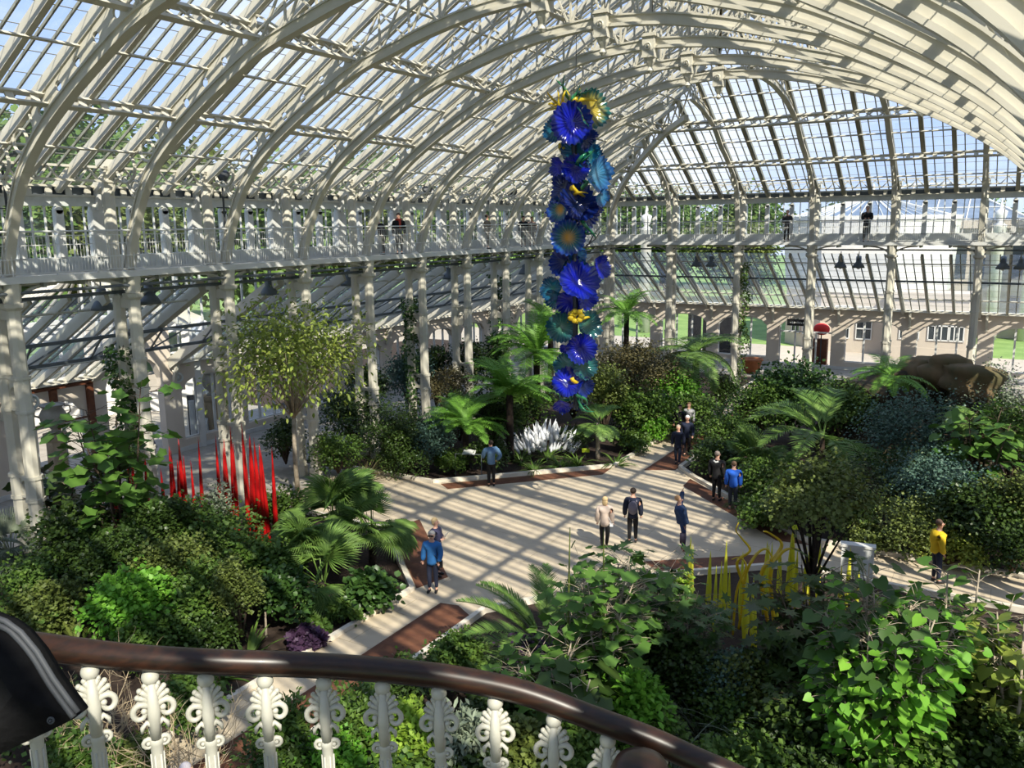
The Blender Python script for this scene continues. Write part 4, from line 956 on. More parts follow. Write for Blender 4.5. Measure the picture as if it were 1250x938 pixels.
o = tree_fern(1.4, 1.6, 12, 77, 'fern', .1, (.1, 1.0)); put(o, 1090, 438, 4.7, 'fern growing on top of the rock outcrop', 'fern', z=2.6)
o = tree_fern(.9, 1.5, 12, 78, 'palm', .1, (.1, 1.0)); put(o, 1195, 468, 4.4, 'pale fern at the upper right of the right bed', 'fern', z=2.0)
# ---------------- bed behind the plaza
tfn = tree_fern(2.9, 2.35, 20, 81); put(tfn, 622, 482, 2.9, 'bright tree fern on a dark trunk behind the man in the blue jumper', 'tree fern')
again(tfn, 655, 428, 4.1, 'taller tree fern standing behind the brightest one', 'tree fern', rz=1.3, sc=(1.05, 1.05, 1.38))
again(tfn, 568, 515, 2.0, 'low spreading tree fern left of the white glass', 'tree fern', rz=2.2, sc=(.85, .85, .68))
o = tree_fern(4.3, 2.3, 14, 82, 'fern'); put(o, 672, 398, 4.4, 'tree fern crown just left of the hanging glass', 'tree fern')
o = tree_fern(4.9, 2.2, 14, 83, 'fern'); put(o, 765, 380, 5.0, 'tree fern crown above the brownish shrub, beyond the hanging glass', 'tree fern')
sf = tree_fern(3.5, 2.7, 14, 84, 'palm', .15, (.0, .9)); put(sf, 850, 424, 3.7, 'silvery tree fern with flat fronds near the far path', 'tree fern')
o = feather_palm(1.6, 1.25, 12, 85, 'palm', .08, (.0, 1.2), 1.1, .33, 34, .035, .3); put(o, 730, 515, 1.65, 'small young palm with a slim pale trunk beside the yellow sign', 'palm')
SH(768, 392, 5.3, 100, 'brown', 'large brownish-green shrub right of the hanging glass', .1, 9500)
SH(738, 432, 4.2, 70, 'olive', 'olive shrub directly behind the hanging glass', .1, 5000)
SH(812, 405, 4.6, 80, 'brown', 'brown-green shrub between the brownish shrub and the silvery fern', .1, 5500)
SH(825, 447, 3.0, 75, 'bright', 'bright yellow-green shrub below the silvery tree fern', .12, 4200, T_OVAL)
SH(782, 468, 2.7, 95, 'mid', 'green shrub below the large brownish one', .12, 5000, T_OVAL)
SH(850, 478, 2.1, 80, 'mid', 'shrub left of the far path kerb', .11, 3600)
SH(882, 452, 2.6, 60, 'dark', 'dark shrub beside the vine-covered end column', .1, 3200)
SH(800, 505, 1.3, 80, 'bright', 'bright low shrub behind the group on the far path', .1, 2600)
SH(768, 528, .9, 70, 'mid', 'low shrub by the kerb right of the small palm', .1, 2200)
SH(830, 510, 1.1, 60, 'dark', 'dark low shrub beside the striped-top person', .1, 2000)
SH(700, 520, 1.2, 60, 'dark', 'dark shrub between white glass and small palm', .09, 2400)
SH(700, 440, 3.3, 70, 'blue', 'grey-green shrub behind the lower hanging glass', .1, 3600)
st = tuft('strappy_plant', 60, 1.0, .05, 'mid', 86, up=(.3, 1.4)); put(st, 652, 560, .6, 'strappy clump just behind the kerb, below the white glass', 'plant')
for x, y, lab in ((684, 555, 'strappy clump right of the first, below the white glass'), (706, 552, 'strappy clump left of the yellow sign'), (636, 548, 'strappy clump at the foot of the bright tree fern'), (668, 546, 'strappy clump close under the white glass'), (752, 553, 'strappy clump right of the small palm')): again(st, x, y, .6, lab, 'plant')
# ---------------- left part of the back bed
SH(432, 470, 3.1, 90, 'dark', 'dark shrub behind the fan palms, right of the pale-trunked tree', .12, 5000)
SH(500, 408, 4.6, 75, 'blue', 'tall blue-green fine-leaved shrub in front of the gallery columns', .1, 6000)
SH(478, 492, 2.9, 85, 'dark', 'wide weeping dark shrub at the back left of the plaza', .08, 7000)
SH(530, 505, 2.4, 80, 'blue', 'bluish weeping shrub left of the low tree fern', .08, 6000)
SH(500, 535, 1.5, 110, 'dark', 'dark shrub spilling to the kerb left of the man in the blue jumper', .08, 5000)
SH(552, 548, 1.0, 55, 'mid', 'small green shrub left of the book stand', .08, 2400)
SH(545, 435, 3.7, 65, 'brown', 'brownish shrub behind the weeping ones', .09, 4200)
SH(447, 425, 4.1, 55, 'dark', 'dark shrub between two gallery columns', .12, 3400)
SH(572, 400, 4.6, 60, 'dark', 'dark leafy shrub in front of the aisle windows', .12, 3800)
SH(605, 392, 4.9, 50, 'glossy', 'glossy shrub under the gallery behind the tree ferns', .12, 3000)
SH(530, 400, 4.7, 45, 'dark', 'dark shrub beside the vine-covered column', .12, 3000)
SH(410, 525, 2.0, 70, 'mid', 'green shrub behind the top of the fan palms', .1, 3400)
SH(345, 500, 2.6, 60, 'dark', 'dark shrub under the pale-trunked tree', .1, 2600)
o = tuft('dry_grass', 120, 1.5, .025, 'brown', 91, up=(.6, 1.5), droop=1.2); put(o, 445, 555, 1.2, 'brown grass clump behind the fan palms', 'grass')
yt = tree('small_tree', 7.0, 7.4, 5.0, 5200, .19, 'yellow', T_OVAL, 92, 'palebark', .08, 34, tk=1.3, br=.38, droop=.5, ragged=.7, aspect=.24); put(yt, 350, 372, 7.2, 'slender tree with yellow-green leaves and pale forked trunk', 'tree')
SH(178, 598, 3.0, 95, 'dark', 'dark shrub between the two left clumps of red spires', .1, 3600)
SH(235, 600, 2.6, 85, 'mid', 'green shrub at the foot of the middle red spires', .1, 3200)
SH(262, 575, 2.7, 45, 'grey', 'small pale-leaved shrub among the red spires', .09, 900)
SH(345, 590, 2.2, 70, 'mid', 'green shrub at the foot of the pale-trunked tree', .1, 3000)
SH(150, 625, 2.8, 90, 'dark', 'dark shrub under the right side of the maple-leaved plant', .1, 3400)
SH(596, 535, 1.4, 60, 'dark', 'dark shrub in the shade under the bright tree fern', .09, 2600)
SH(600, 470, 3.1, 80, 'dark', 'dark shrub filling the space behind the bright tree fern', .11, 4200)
SH(640, 455, 3.2, 80, 'mid', 'green shrub behind the brightest tree fern crown', .11, 4200)
SH(560, 470, 2.9, 60, 'dark', 'dark shrub above the low spreading tree fern', .1, 3200)
SH(1045, 748, 2.2, 80, 'mid', 'green shrub in front of the small yellow spires', .12, 3600, T_OVAL)
SH(930, 800, 1.7, 110, 'olive', 'olive shrub between the dark bushes, middle right', .09, 3600)
SH(1150, 820, 2.2, 120, 'glossy', 'glossy dark shrub right of the bright drooping bush', .13, 3600, T_OVAL)
SH(885, 830, 1.3, 90, 'mid', 'green undergrowth behind the first silvery grass tuft', .1, 2600)
SH(790, 845, 1.7, 90, 'mid', 'green shrub close above the handrail at the centre right', .1, 3000)
# climbers
for x, y, h, r, n, lab in ((XF-.75, Y0+S, 6.3, .42, 2200, 'ivy-like climber wrapping the second left column'), (XF-.75, Y0+S*5, 6.6, .32, 1500, 'climber on the rear shaft of a middle gallery column'),
                           (XF-.9, Y0+S*7+.9, 7.2, .45, 1700, 'loose climber left of the hanging glass under the gallery'), (XF+SE*2+.15, YE+.7, 7.4, .42, 1800, 'climber on the end gallery column by the far path')):
    o = climber(h, r, n, .13, 'glossy' if x < -20 else 'mid', int(y*10) % 97); o.location = (x, y, 0); tag(o, lab, 'climbing plant')
# ---------------- trees outside
tr = [tree('park_tree', 15, 17, 15, 9000, .62, lm, T_OVAL, sd, 'bark', .35, 22, ragged=.5) for lm, sd in (('olive', 201), ('mid', 202), ('spring', 203))]
where = [(-62, 14, 1.0, 0), (-70, 28, 1.15, 1), (-60, 42, .95, 2), (-72, 56, 1.2, 0), (-64, 70, 1.0, 1), (-75, 88, 1.25, 2), (-66, 106, 1.1, 0), (-58, 124, 1.0, 1), (-92, 20, 1.5, 2), (-95, 60, 1.5, 1),
         (-50, 132, .95, 2), (-36, 128, .9, 1), (-22, 140, .85, 0), (-6, 145, .8, 2), (10, 140, .75, 1), (-84, 4, 1.3, 1), (-56, 0, .9, 0),
         (-52, 26, .85, 1), (-54, 36, .9, 0), (-53, 50, .9, 1), (-55, 64, .9, 0), (-53, 80, .95, 1), (-52, 94, .95, 0), (-50, 112, .95, 1), (-53, 12, .9, 1), (-30, 105, .7, 0), (-42, 112, .8, 1)]
lab = ['behind the leftmost gallery windows', 'second behind the left gallery windows', 'pale spring-leaved, behind the left gallery', 'tall, behind the middle of the left gallery', 'green, behind the middle of the left gallery', 'pale and tall, behind the far part of the left gallery',
       'behind the far part of the left gallery', 'beyond the far corner, left of the hanging glass', 'tallest, seen through the left roof glass', 'tall, seen through the roof glass above the gallery', 'pale, seen beyond the far corner', 'green, beyond the first end-gallery windows',
       'olive, beyond the end-gallery windows', 'pale, behind the glass pavilion', 'green, right of the glass pavilion', 'at the far left beyond the roof glass', 'nearest the left edge outside',
       'second row, behind the second left gallery window bay', 'second row, behind the third left gallery window bay', 'second row, behind the fifth left gallery window bay', 'second row, behind the sixth left gallery window bay', 'second row, behind the seventh left gallery window bay', 'second row, behind the eighth left gallery window bay', 'second row, at the far end of the left gallery', 'second row, behind the first left gallery window bay', 'low, beyond the first end-gallery windows', 'low, beyond the far corner']
used = set()
for (x, y, s, k), l in zip(where, lab):
    o = tr[k] if k not in used else copy_tree(tr[k]); used.add(k); o.location = (x, y, -.3); o.rotation_euler = (0, 0, x*.7); o.scale = (s, s, s*.95); tag(o, 'park tree outside, '+l, 'tree', 'trees in the park outside')
hd_ = shrub('hedge_shrub', 7, 4.5, 5000, .3, 'mid', seed=210)
for i, (x, y) in enumerate([(-40, 150), (-48, 76), (-50, 90), (-44, 100), (-52, 62), (-30, 112), (-20, 118), (-10, 122), (4, 120), (14, 112)]):
    o = hd_ if i == 0 else copy_tree(hd_); o.location = (x, y, -.3); o.rotation_euler = (0, 0, i*1.1); tag(o, 'rounded green hedge shrub outside, '+['farthest, beyond the far corner', 'outside the middle of the left wall', 'outside the far part of the left wall', 'outside the left wall near the far corner', 'outside the left wall, nearest of the row', 'left of the glass pavilion, nearest the corner', 'left of the glass pavilion, second', 'directly left of the glass pavilion', 'right of the glass pavilion', 'at the right edge beyond the end wall'][i], 'shrub', 'hedge shrubs in the park outside')
# ================================================================== GLASS ART
def art_glass(name, col, col2, rough=.12, trans=.35, emi=0):
    m = mat(name, col, rough, col2, 2.2, trans=trans, spec=.8, coat=.6); return m
def disc_mat(name, c_in, c_mid, c_rim, rough=.1, trans=.3):
    """radial colouring of a blown glass disc by its own centre"""
    m = bpy.data.materials.new(name); m.use_nodes = True; nt = m.node_tree; b = nt.nodes['Principled BSDF']; N = nt.nodes.new; L = nt.links.new
    tc = N('ShaderNodeTexCoord'); ln = N('ShaderNodeVectorMath'); ln.operation = 'LENGTH'; L(tc.outputs['Object'], ln.inputs[0])
    sp = N('ShaderNodeSeparateXYZ'); L(tc.outputs['Object'], sp.inputs[0]); at = N('ShaderNodeMath'); at.operation = 'ARCTAN2'; L(sp.outputs['Y'], at.inputs[0]); L(sp.outputs['X'], at.inputs[1])
    mu = N('ShaderNodeMath'); mu.operation = 'MULTIPLY'; mu.inputs[1].default_value = 22; L(at.outputs[0], mu.inputs[0]); sn = N('ShaderNodeMath'); sn.operation = 'SINE'; L(mu.outputs[0], sn.inputs[0])
    m2 = N('ShaderNodeMath'); m2.operation = 'MULTIPLY_ADD'; m2.inputs[1].default_value = .07; L(sn.outputs[0], m2.inputs[0]); L(ln.outputs['Value'], m2.inputs[2])
    cr = N('ShaderNodeValToRGB'); e = cr.color_ramp.elements; e[0].position = .1; e[0].color = (*c_in, 1); e[1].position = .97; e[1].color = (*c_rim, 1); k = cr.color_ramp.elements.new(.5); k.color = (*c_mid, 1)
    L(m2.outputs[0], cr.inputs[0]); L(cr.outputs[0], b.inputs['Base Color']); b.inputs['Roughness'].default_value = rough; b.inputs['Coat Weight'].default_value = .7
    tr = N('ShaderNodeBsdfTranslucent'); L(cr.outputs[0], tr.inputs['Color']); ms = N('ShaderNodeMixShader'); ms.inputs[0].default_value = trans
    L(b.outputs[0], ms.inputs[1]); L(tr.outputs[0], ms.inputs[2]); L(ms.outputs[0], nt.nodes['Material Output'].inputs['Surface']); return m
DM = {'b': disc_mat('cobalt_glass', (.004, .008, .24), (.006, .012, .46), (.008, .02, .26)), 'n': disc_mat('navy_glass', (.01, .02, .09), (.01, .02, .13), (.01, .03, .22)),
      't': disc_mat('teal_glass', (.03, .12, .10), (.01, .13, .20), (.005, .06, .15)), 'y': disc_mat('amber_glass', (.55, .40, .05), (.45, .38, .07), (.02, .12, .12)),
      's': disc_mat('sunburst_glass', (.75, .35, .03), (.03, .16, .16), (.01, .05, .30)), 'l': disc_mat('pale_blue_glass', (.10, .26, .40), (.04, .20, .38), (.02, .10, .30)),
      'g': disc_mat('green_teal_glass', (.06, .16, .10), (.03, .16, .14), (.02, .09, .12))}
M['yglass'] = art_glass('yellow_glass', (.85, .65, .04), (.7, .55, .03), trans=.45); M['gglass'] = art_glass('green_glass', (.05, .30, .12), (.02, .20, .10))
def glass_disc(mt, flute=22, cup=.35, wave=.06):
    vs = []; R = 9; K = 88
    for i in range(R+1):
        r = .04+.96*i/R
        for k in range(K):
            a = 2*pi*k/K; w = (r**1.5)*wave*sin(flute*a)+.13*r*r*sin(3*a+1)+.07*r**3*sin(7*a); vs.append((r*(1+.05*r*sin(flute*a))*cos(a), r*(1+.05*r*sin(flute*a))*sin(a), cup*r*r+w))
    fs = [(i*K+k, i*K+(k+1) % K, (i+1)*K+(k+1) % K, (i+1)*K+k) for i in range(R) for k in range(K)] + [tuple(reversed(range(K)))]
    b = MB(); b.add(vs, fs); o = b.build('glass_disc', mt, None, True); bpy.data.objects.remove(o); return b
XS, YSC = -12.35, 24.6; ZC = depth((XS, YSC, E))
def sculp(px, py, off=0.0):
    p = at_y(px, py, YSC); d = Vector((0, -1, 0)); return at_y(px, py, YSC+off)
hang = empty('hanging_glass_sculpture', sculp(700, 300), 0, 'tall hanging column of blue, teal and yellow blown glass discs', 'sculpture')
H0 = hang.location.copy(); dmesh = {}
for k in DM:
    b = glass_disc(DM[k]); me = bpy.data.meshes.new('glass_disc'); me.from_pydata(b.v, [], b.f); me.materials.append(DM[k]); me.polygons.foreach_set('use_smooth', [True]*len(me.polygons)); dmesh[k] = me
DISCS = [  # x, y, radius px, kind, turn left/right, turn up/down, offset
 (698, 150, 22, 'b', 0, 0, -.5), (678, 159, 13, 't', -35, 0, -.1), (720, 134, 20, 'y', 35, 10, .2), (716, 170, 12, 'n', 50, -20, 0), (706, 186, 20, 't', 10, 25, .1), (722, 192, 13, 't', 50, 0, .2), (702, 207, 15, 'b', 5, 10, -.4),
 (684, 205, 14, 'b', -60, -10, .2), (727, 213, 20, 'l', 55, 0, 0), (733, 241, 10, 'l', 50, -10, .1), (688, 232, 16, 'n', -50, 10, .1), (705, 250, 22, 'n', 20, 30, -.3), (684, 256, 15, 's', -40, 0, 0), (716, 262, 17, 'n', 50, -30, 0),
 (694, 290, 19, 's', -5, 0, -.5), (690, 320, 17, 'n', -15, -10, 0), (703, 312, 11, 'l', 30, 0, .2), (706, 345, 22, 'b', 15, 20, -.4), (732, 326, 13, 'b', 50, 0, .1), (675, 353, 14, 't', -35, 0, .1), (678, 364, 12, 't', -40, -20, .15), (696, 368, 15, 'b', -5, -25, 0), (715, 365, 13, 'b', 40, -10, .2),
 (686, 400, 17, 'g', -10, 0, 0), (717, 397, 16, 'g', 35, 0, .1), (709, 425, 17, 'b', 10, -10, -.4), (693, 424, 9, 'b', -20, -50, -.1), (690, 446, 13, 'g', -20, 20, .2), (712, 448, 15, 'g', 30, 0, .2),
 (693, 468, 17, 'b', -5, 15, -.4), (712, 472, 12, 'n', 45, -10, 0), (686, 494, 11, 'b', 0, -50, .1), (704, 492, 9, 'n', 10, -60, .2), (700, 228, 13, 'n', 0, 20, .5), (700, 275, 14, 'n', 0, 0, .5), (700, 385, 12, 'n', 0, 0, .5), (702, 330, 15, 't', 10, 0, .4)]
cz = MB(); cz.tube([sculp(700, 118)-H0, sculp(702, 300)-H0, sculp(703, 500)-H0], .09, 8); cz.build('steel_core', M['iron'], hang)
for x, y, r, k, tx, tz, of in DISCS:
    o = bpy.data.objects.new('glass_disc', dmesh[k]); COL.objects.link(o); o.parent = hang; o.location = sculp(x, y, of*.6)-H0; R_ = 1.12*r*ZC/F_PX; o.scale = (R_, R_, R_)
    d = (Vector((0, 0, E))-Vector(sculp(x, y))).normalized(); q = d.to_track_quat('Z', 'Y').to_matrix()
    o.rotation_euler = (q @ Matrix.Rotation(radians(tx), 3, 'Y') @ Matrix.Rotation(radians(-tz), 3, 'X') @ Matrix.Rotation(x*.7, 3, 'Z')).to_euler()
b = MB(); b.tube([sculp(703, 90)-H0, sculp(700, 118)-H0], .012, 4); b.tube([sculp(703, 90)-H0, Vector((XS+.2, YSC, E+8.5))-H0], .012, 4); b.build('suspension_wire', M['iron'], hang)
def tendril(x, y, dx, dy, m, r=.04, wig=1.0, n='glass_tendril'):
    pts = []
    for i in range(9):
        t = i/8; pts.append(sculp(x+dx*t+wig*4*sin(t*5+x), y+dy*t+wig*4*cos(t*4+y), .3*sin(t*3+x))-H0)
    b = MB(); b.tube(pts, [r*(1-.8*i/8) for i in range(9)], 6); b.build(n, m, hang, True)
for x, y, dx, dy, m in [(692, 138, -22, -22, 'yglass'), (690, 136, -18, -8, 'yglass'), (694, 132, -8, -20, 'yglass'), (700, 130, 4, -24, 'gglass'), (704, 130, 16, -20, 'gglass'), (708, 128, 20, -10, 'yglass'), (697, 132, -14, -32, 'gglass'), (702, 128, 10, -14, 'yglass'),
                        (690, 134, -26, -2, 'yglass'), (700, 134, -2, -14, 'yglass'), (688, 178, -4, 12, 'yglass'), (706, 205, 16, -22, 'gglass'), (700, 232, 14, 8, 'yglass'), (702, 226, -10, 8, 'yglass'), (712, 228, 12, -8, 'gglass'), (712, 275, 14, 14, 'gglass'),
                        (716, 300, 22, -22, 'iron'), (700, 388, 8, -8, 'yglass'), (704, 386, -8, 4, 'yglass'), (708, 390, 10, 2, 'yglass'), (702, 458, 6, 18, 'yglass'), (706, 480, 8, 20, 'gglass'), (700, 483, -22, 6, 'gglass'), (704, 490, 20, 14, 'gglass')]:
    for j in range(2): tendril(x+j*2, y-j*2, dx*(1-.2*j), dy*(1+.15*j), M[m], .075 if m != 'iron' else .025, 1 if m != 'iron' else .3)
# yellow-centred flowers on the string
b = MB()
for i in range(7): a = i*.9; b.ball(sculp(703+7*cos(a), 386+6*sin(a), -.3)-H0, .11, 8, 6, sc=(1, .6, .8))
b.build('glass_flower', M['yglass'], hang, True)

# white glass mound
M['wart'] = mat('white_glass', (.95, .96, .98), .25, (.90, .92, .96), 2, trans=.15, coat=.5)
wp = at_z(662, 556); wg = empty('white_glass_sculpture', (wp.x, wp.y, 0), 0, 'mound of spiky white glass beside the bright tree fern', 'sculpture'); rng = random.Random(5)
W_ = 84*depth(wp)/F_PX; 
spike = MB(); spike.lathe([(.10, 0), (.13, .25), (.09, .6), (.03, .9), (.004, 1.05)], (0, 0, 0), 7); s0 = spike.build('glass_spike', M['wart'], wg, True); rv = _R
for i in range(170):
    o = s0 if i == 0 else s0.copy(); 
    if i: COL.objects.link(o); o.parent = wg
    u = rng.uniform(-1, 1); v = rng.uniform(-.5, .5); e = max(.2, 1-u*u*.7)*1.25; sh = 1+.35*u
    o.location = tuple(_R*(u*W_*.48)+Vector((_F.x, _F.y, 0))*v+Vector((0, 0, rng.uniform(.05, .95)*e*sh*.75+.1)))
    d = Vector((_R.x*u*.7+rng.gauss(0, .25), _R.y*u*.7+rng.gauss(0, .25), 1.0)); o.rotation_euler = d.to_track_quat('Z', 'Y').to_euler(); k = rng.uniform(.4, .8); o.scale = (k, k, k*.9)

# spires
M['red'] = mat('red_glass', (.62, .012, .012), .12, (.40, .008, .01), 2, trans=.15, coat=.7, spec=.7); M['ygl'] = mat('yellow_green_glass', (.85, .82, .10), .14, (.75, .76, .08), 2, trans=.45, coat=.6)
def spire_proto(m, h, r, name):
    root = empty(name); b = MB(); b.lathe([(.015, 0), (r*.55, h*.1), (r, h*.3), (r*.9, h*.5), (r*.5, h*.78), (r*.18, h*.95), (.002, h)], (0, 0, 0), 10); b.build('glass_body', m, root, True)
    b = MB(); b.lathe([(.05, 0), (.05, .03), (.02, .05), (.02, .2)], (0, 0, 0), 8); b.build('foot', M['iron'], root); return root
def spires(proto, lst, what, group, base):
    for i, (x, y, zc, w) in enumerate(lst):
        o = proto if i == 0 else copy_tree(proto); h = E-zc*(.1846+.00094*(y-469)); p = at_z(x, y, h); o.location = (p.x, p.y, 0)
        k = h/base[0]; ww = 1.45*w*zc/F_PX/(2*base[1]); o.scale = (ww, ww, k); o.rotation_euler = (random.uniform(-.02, .02), random.uniform(-.02, .02), i)
        tag(o, what(i, x, y), 'glass spire', group)
RED = [(126, 612, 24.5, 6), (137, 570, 25.5, 6), (156, 565, 25.6, 5), (162, 556, 25.5, 6), (168, 560, 25.4, 6), (173, 553, 25.2, 5), (151, 590, 25, 5), (197, 572, 25, 5), (204, 545, 25.5, 5), (208, 549, 25.3, 4), (213, 562, 25, 5), (218, 536, 25.4, 6), (222, 556, 25.2, 4),
       (240, 534, 27.5, 3.5), (233, 562, 26.5, 3.5), (262, 530, 26.4, 4), (270, 545, 26, 4.5), (278, 520, 26.2, 4.5), (274, 536, 26.0, 4), (283, 540, 26, 4), (296, 516, 25.6, 5.5), (302, 535, 25.4, 4.5), (306, 530, 25.3, 5.5), (312, 534, 25.2, 6), (317, 542, 25, 6), (322, 550, 25, 4), (330, 545, 24.8, 4.5), (298, 550, 25, 4)]
def red_lab(i, x, y):
    g = 'clump behind the maple-leaved plant' if x < 185 else ('left clump' if x < 225 else ('thin scattered pair' if x < 250 else ('middle clump' if x < 290 else 'right clump')))
    sub = [q for q in RED if (q[0] < 185) == (x < 185) and (185 <= q[0] < 225) == (185 <= x < 225) and (225 <= q[0] < 250) == (225 <= x < 250) and (250 <= q[0] < 290) == (250 <= x < 290)]
    k = sorted(q[0] for q in sub).index(x); return 'tall red glass spire, %s from the left in the %s' % (ords[k], g)
spires(spire_proto(M['red'], 3.0, .07, 'red_glass_spire'), RED, red_lab, 'red glass spires in the left bed', (3.0, .07))
YEL = [(842, 655, 21, 5), (845, 663, 21, 4), (866, 672, 21.3, 5), (887, 660, 21.5, 4.5), (881, 685, 21, 3.5), (892, 692, 20.8, 3.5), (874, 690, 20.6, 4), (907, 674, 21, 5), (912, 700, 20, 6.5), (919, 703, 20.5, 3.5), (923, 731, 19, 5), (935, 660, 21.6, 5), (939, 665, 21.4, 4.5), (942, 662, 21.7, 4),
       (951, 695, 20.8, 3.5), (954, 659, 21.6, 5), (965, 660, 21.9, 5), (969, 643, 22, 7.5), (974, 668, 21.8, 4), (985, 668, 22.3, 4), (989, 655, 22.5, 3.5), (992, 665, 22.2, 4), (996, 668, 22, 4), (1001, 662, 22.4, 4), (1028, 690, 21.2, 4), (1038, 668, 21.5, 5), (1049, 692, 21, 4), (1070, 722, 19.5, 5), (1070, 770, 17, 5), (833, 720, 20, 4)]
YEL = [(x+.01*i, y, z, w) for i, (x, y, z, w) in enumerate(YEL)]
def yel_lab(i, x, y):
    k = sorted(q[0] for q in YEL).index(x); w = ords+['twelfth', 'thirteenth', 'fourteenth', 'fifteenth']; n = len(YEL)
    return 'yellow-green glass spire, %s from the %s end of the row' % ((w[k], 'left') if k < n-15 else (w[n-1-k], 'right'))
spires(spire_proto(M['ygl'], 3.0, .07, 'yellow_glass_spire'), YEL, yel_lab, 'yellow glass spires in the front right bed', (3.0, .07))
def curl(x, y, zc, pts, r, label):
    h = E-zc*(.1846+.00094*(y-469)); p = at_z(x, y, h); b = MB(); P = [Vector(q) for q in pts]
    sm = []
    for i in range(len(P)-1):
        a, b0, c, d = P[max(0, i-1)], P[i], P[i+1], P[min(len(P)-1, i+2)]
        for j in range(5):
            t = j/5; sm.append(.5*((2*b0)+(-a+c)*t+(2*a-5*b0+4*c-d)*t*t+(-a+3*b0-3*c+d)*t**3))
    sm.append(P[-1]); n = len(sm); b.tube(sm, [r*.62*(.4+.6*sin(pi*min(1, i/n+.25))) for i in range(n)], 8); o = b.build('curling_glass_form', M['yglass'], None, True); o.location = (p.x, p.y, 0); tag(o, label, 'glass sculpture')
    o.rotation_euler = (0, 0, YAW)
z3 = lambda s: [(a, b_, c) for a, b_, c in s]
curl(905, 680, 20.5, [(0, 0, .2), (.1, 0, 1.2), (-.1, 0, 1.9), (.2, 0, 2.2), (.0, 0, 2.5), (-.15, 0, 2.7), (-.1, 0, 2.9)], .06, 'yellow curling glass horn with raised tip, left of the spires')
curl(915, 695, 20.4, [(0, 0, .2), (-.1, 0, 1.5), (.1, 0, 2.1), (.35, 0, 2.3), (.5, 0, 2.1), (.42, 0, 1.9)], .06, 'yellow glass horn curling over to the right')
curl(897, 712, 20.3, [(0, 0, .2), (.05, 0, 1.3), (.25, 0, 1.9), (.1, 0, 2.15), (-.1, 0, 2.1)], .05, 'small yellow glass horn curling to the left')
curl(940, 692, 20.8, [(0, 0, .3), (-.2, 0, 1.5), (.15, 0, 2.0), (.25, 0, 2.3), (-.05, 0, 2.55), (-.2, 0, 2.6)], .085, 'thick yellow glass swirl among the middle spires')
curl(948, 705, 20.6, [(0, 0, .3), (-.15, 0, 1.6), (.05, 0, 2.1), (.3, 0, 2.25), (.5, 0, 2.2)], .085, 'thick yellow glass curl right of the swirl')

# ================================================================== STAIR RAIL IN THE FOREGROUND
M['wood'] = mat('dark_polished_wood', (.035, .014, .008), .36, (.014, .008, .006), 5, coat=.06, spec=.4)
def wood_stretch(m):
    nt = m.node_tree; N = nt.nodes.new; L = nt.links.new
    for n in nt.nodes:
        if n.type == 'TEX_NOISE': mp = N('ShaderNodeMapping'); mp.inputs['Scale'].default_value = (.6, 6, 14); tc = [q for q in nt.nodes if q.type == 'TEX_COORD'][0]; L(tc.outputs['Object'], mp.inputs[0]); L(mp.outputs[0], n.inputs['Vector'])
wood_stretch(M['wood'])
RAIL = [(-120, 765, 2.12), (-20, 781, 2.2), (60, 791, 2.32), (144, 801, 2.42), (215, 806, 2.5), (288, 809, 2.56), (360, 811, 2.6), (430, 815, 2.62), (500, 821, 2.63), (562, 829, 2.63), (640, 846, 2.62), (724, 877, 2.6), (790, 901, 2.58), (850, 928, 2.55), (900, 950, 2.52), (980, 990, 2.45)]
RP = [at_depth(x, y, z) for x, y, z in RAIL]
def crv(P, k=6):
    sm = []
    for i in range(len(P)-1):
        a, b0, c, d = P[max(0, i-1)], P[i], P[i+1], P[min(len(P)-1, i+2)]
        for j in range(k): t = j/k; sm.append(.5*((2*b0)+(-a+c)*t+(2*a-5*b0+4*c-d)*t*t+(-a+3*b0-3*c+d)*t**3))
    return sm+[P[-1]]
rail = empty('stair_balustrade', (0, 0, 0), 0, 'curving dark wood handrail on white ornamental iron balusters in the foreground', 'balustrade')
b = MB(); sm = crv(RP); b.tube(sm, .037, 16); b.build('handrail', M['wood'], rail, True)
b = MB(); b.tube([p-Vector((0, 0, .034)) for p in sm], .010, 6); b.build('iron_flat', M['iron'], rail)
b = MB(); b.tube([p-Vector((0, 0, 1.02)) for p in sm], .03, 8); b.build('string', M['paintw'], rail)
M['bal'] = mat('ivory_paint', (.50, .485, .42), .5, (.42, .41, .35), 12, bump=.15)
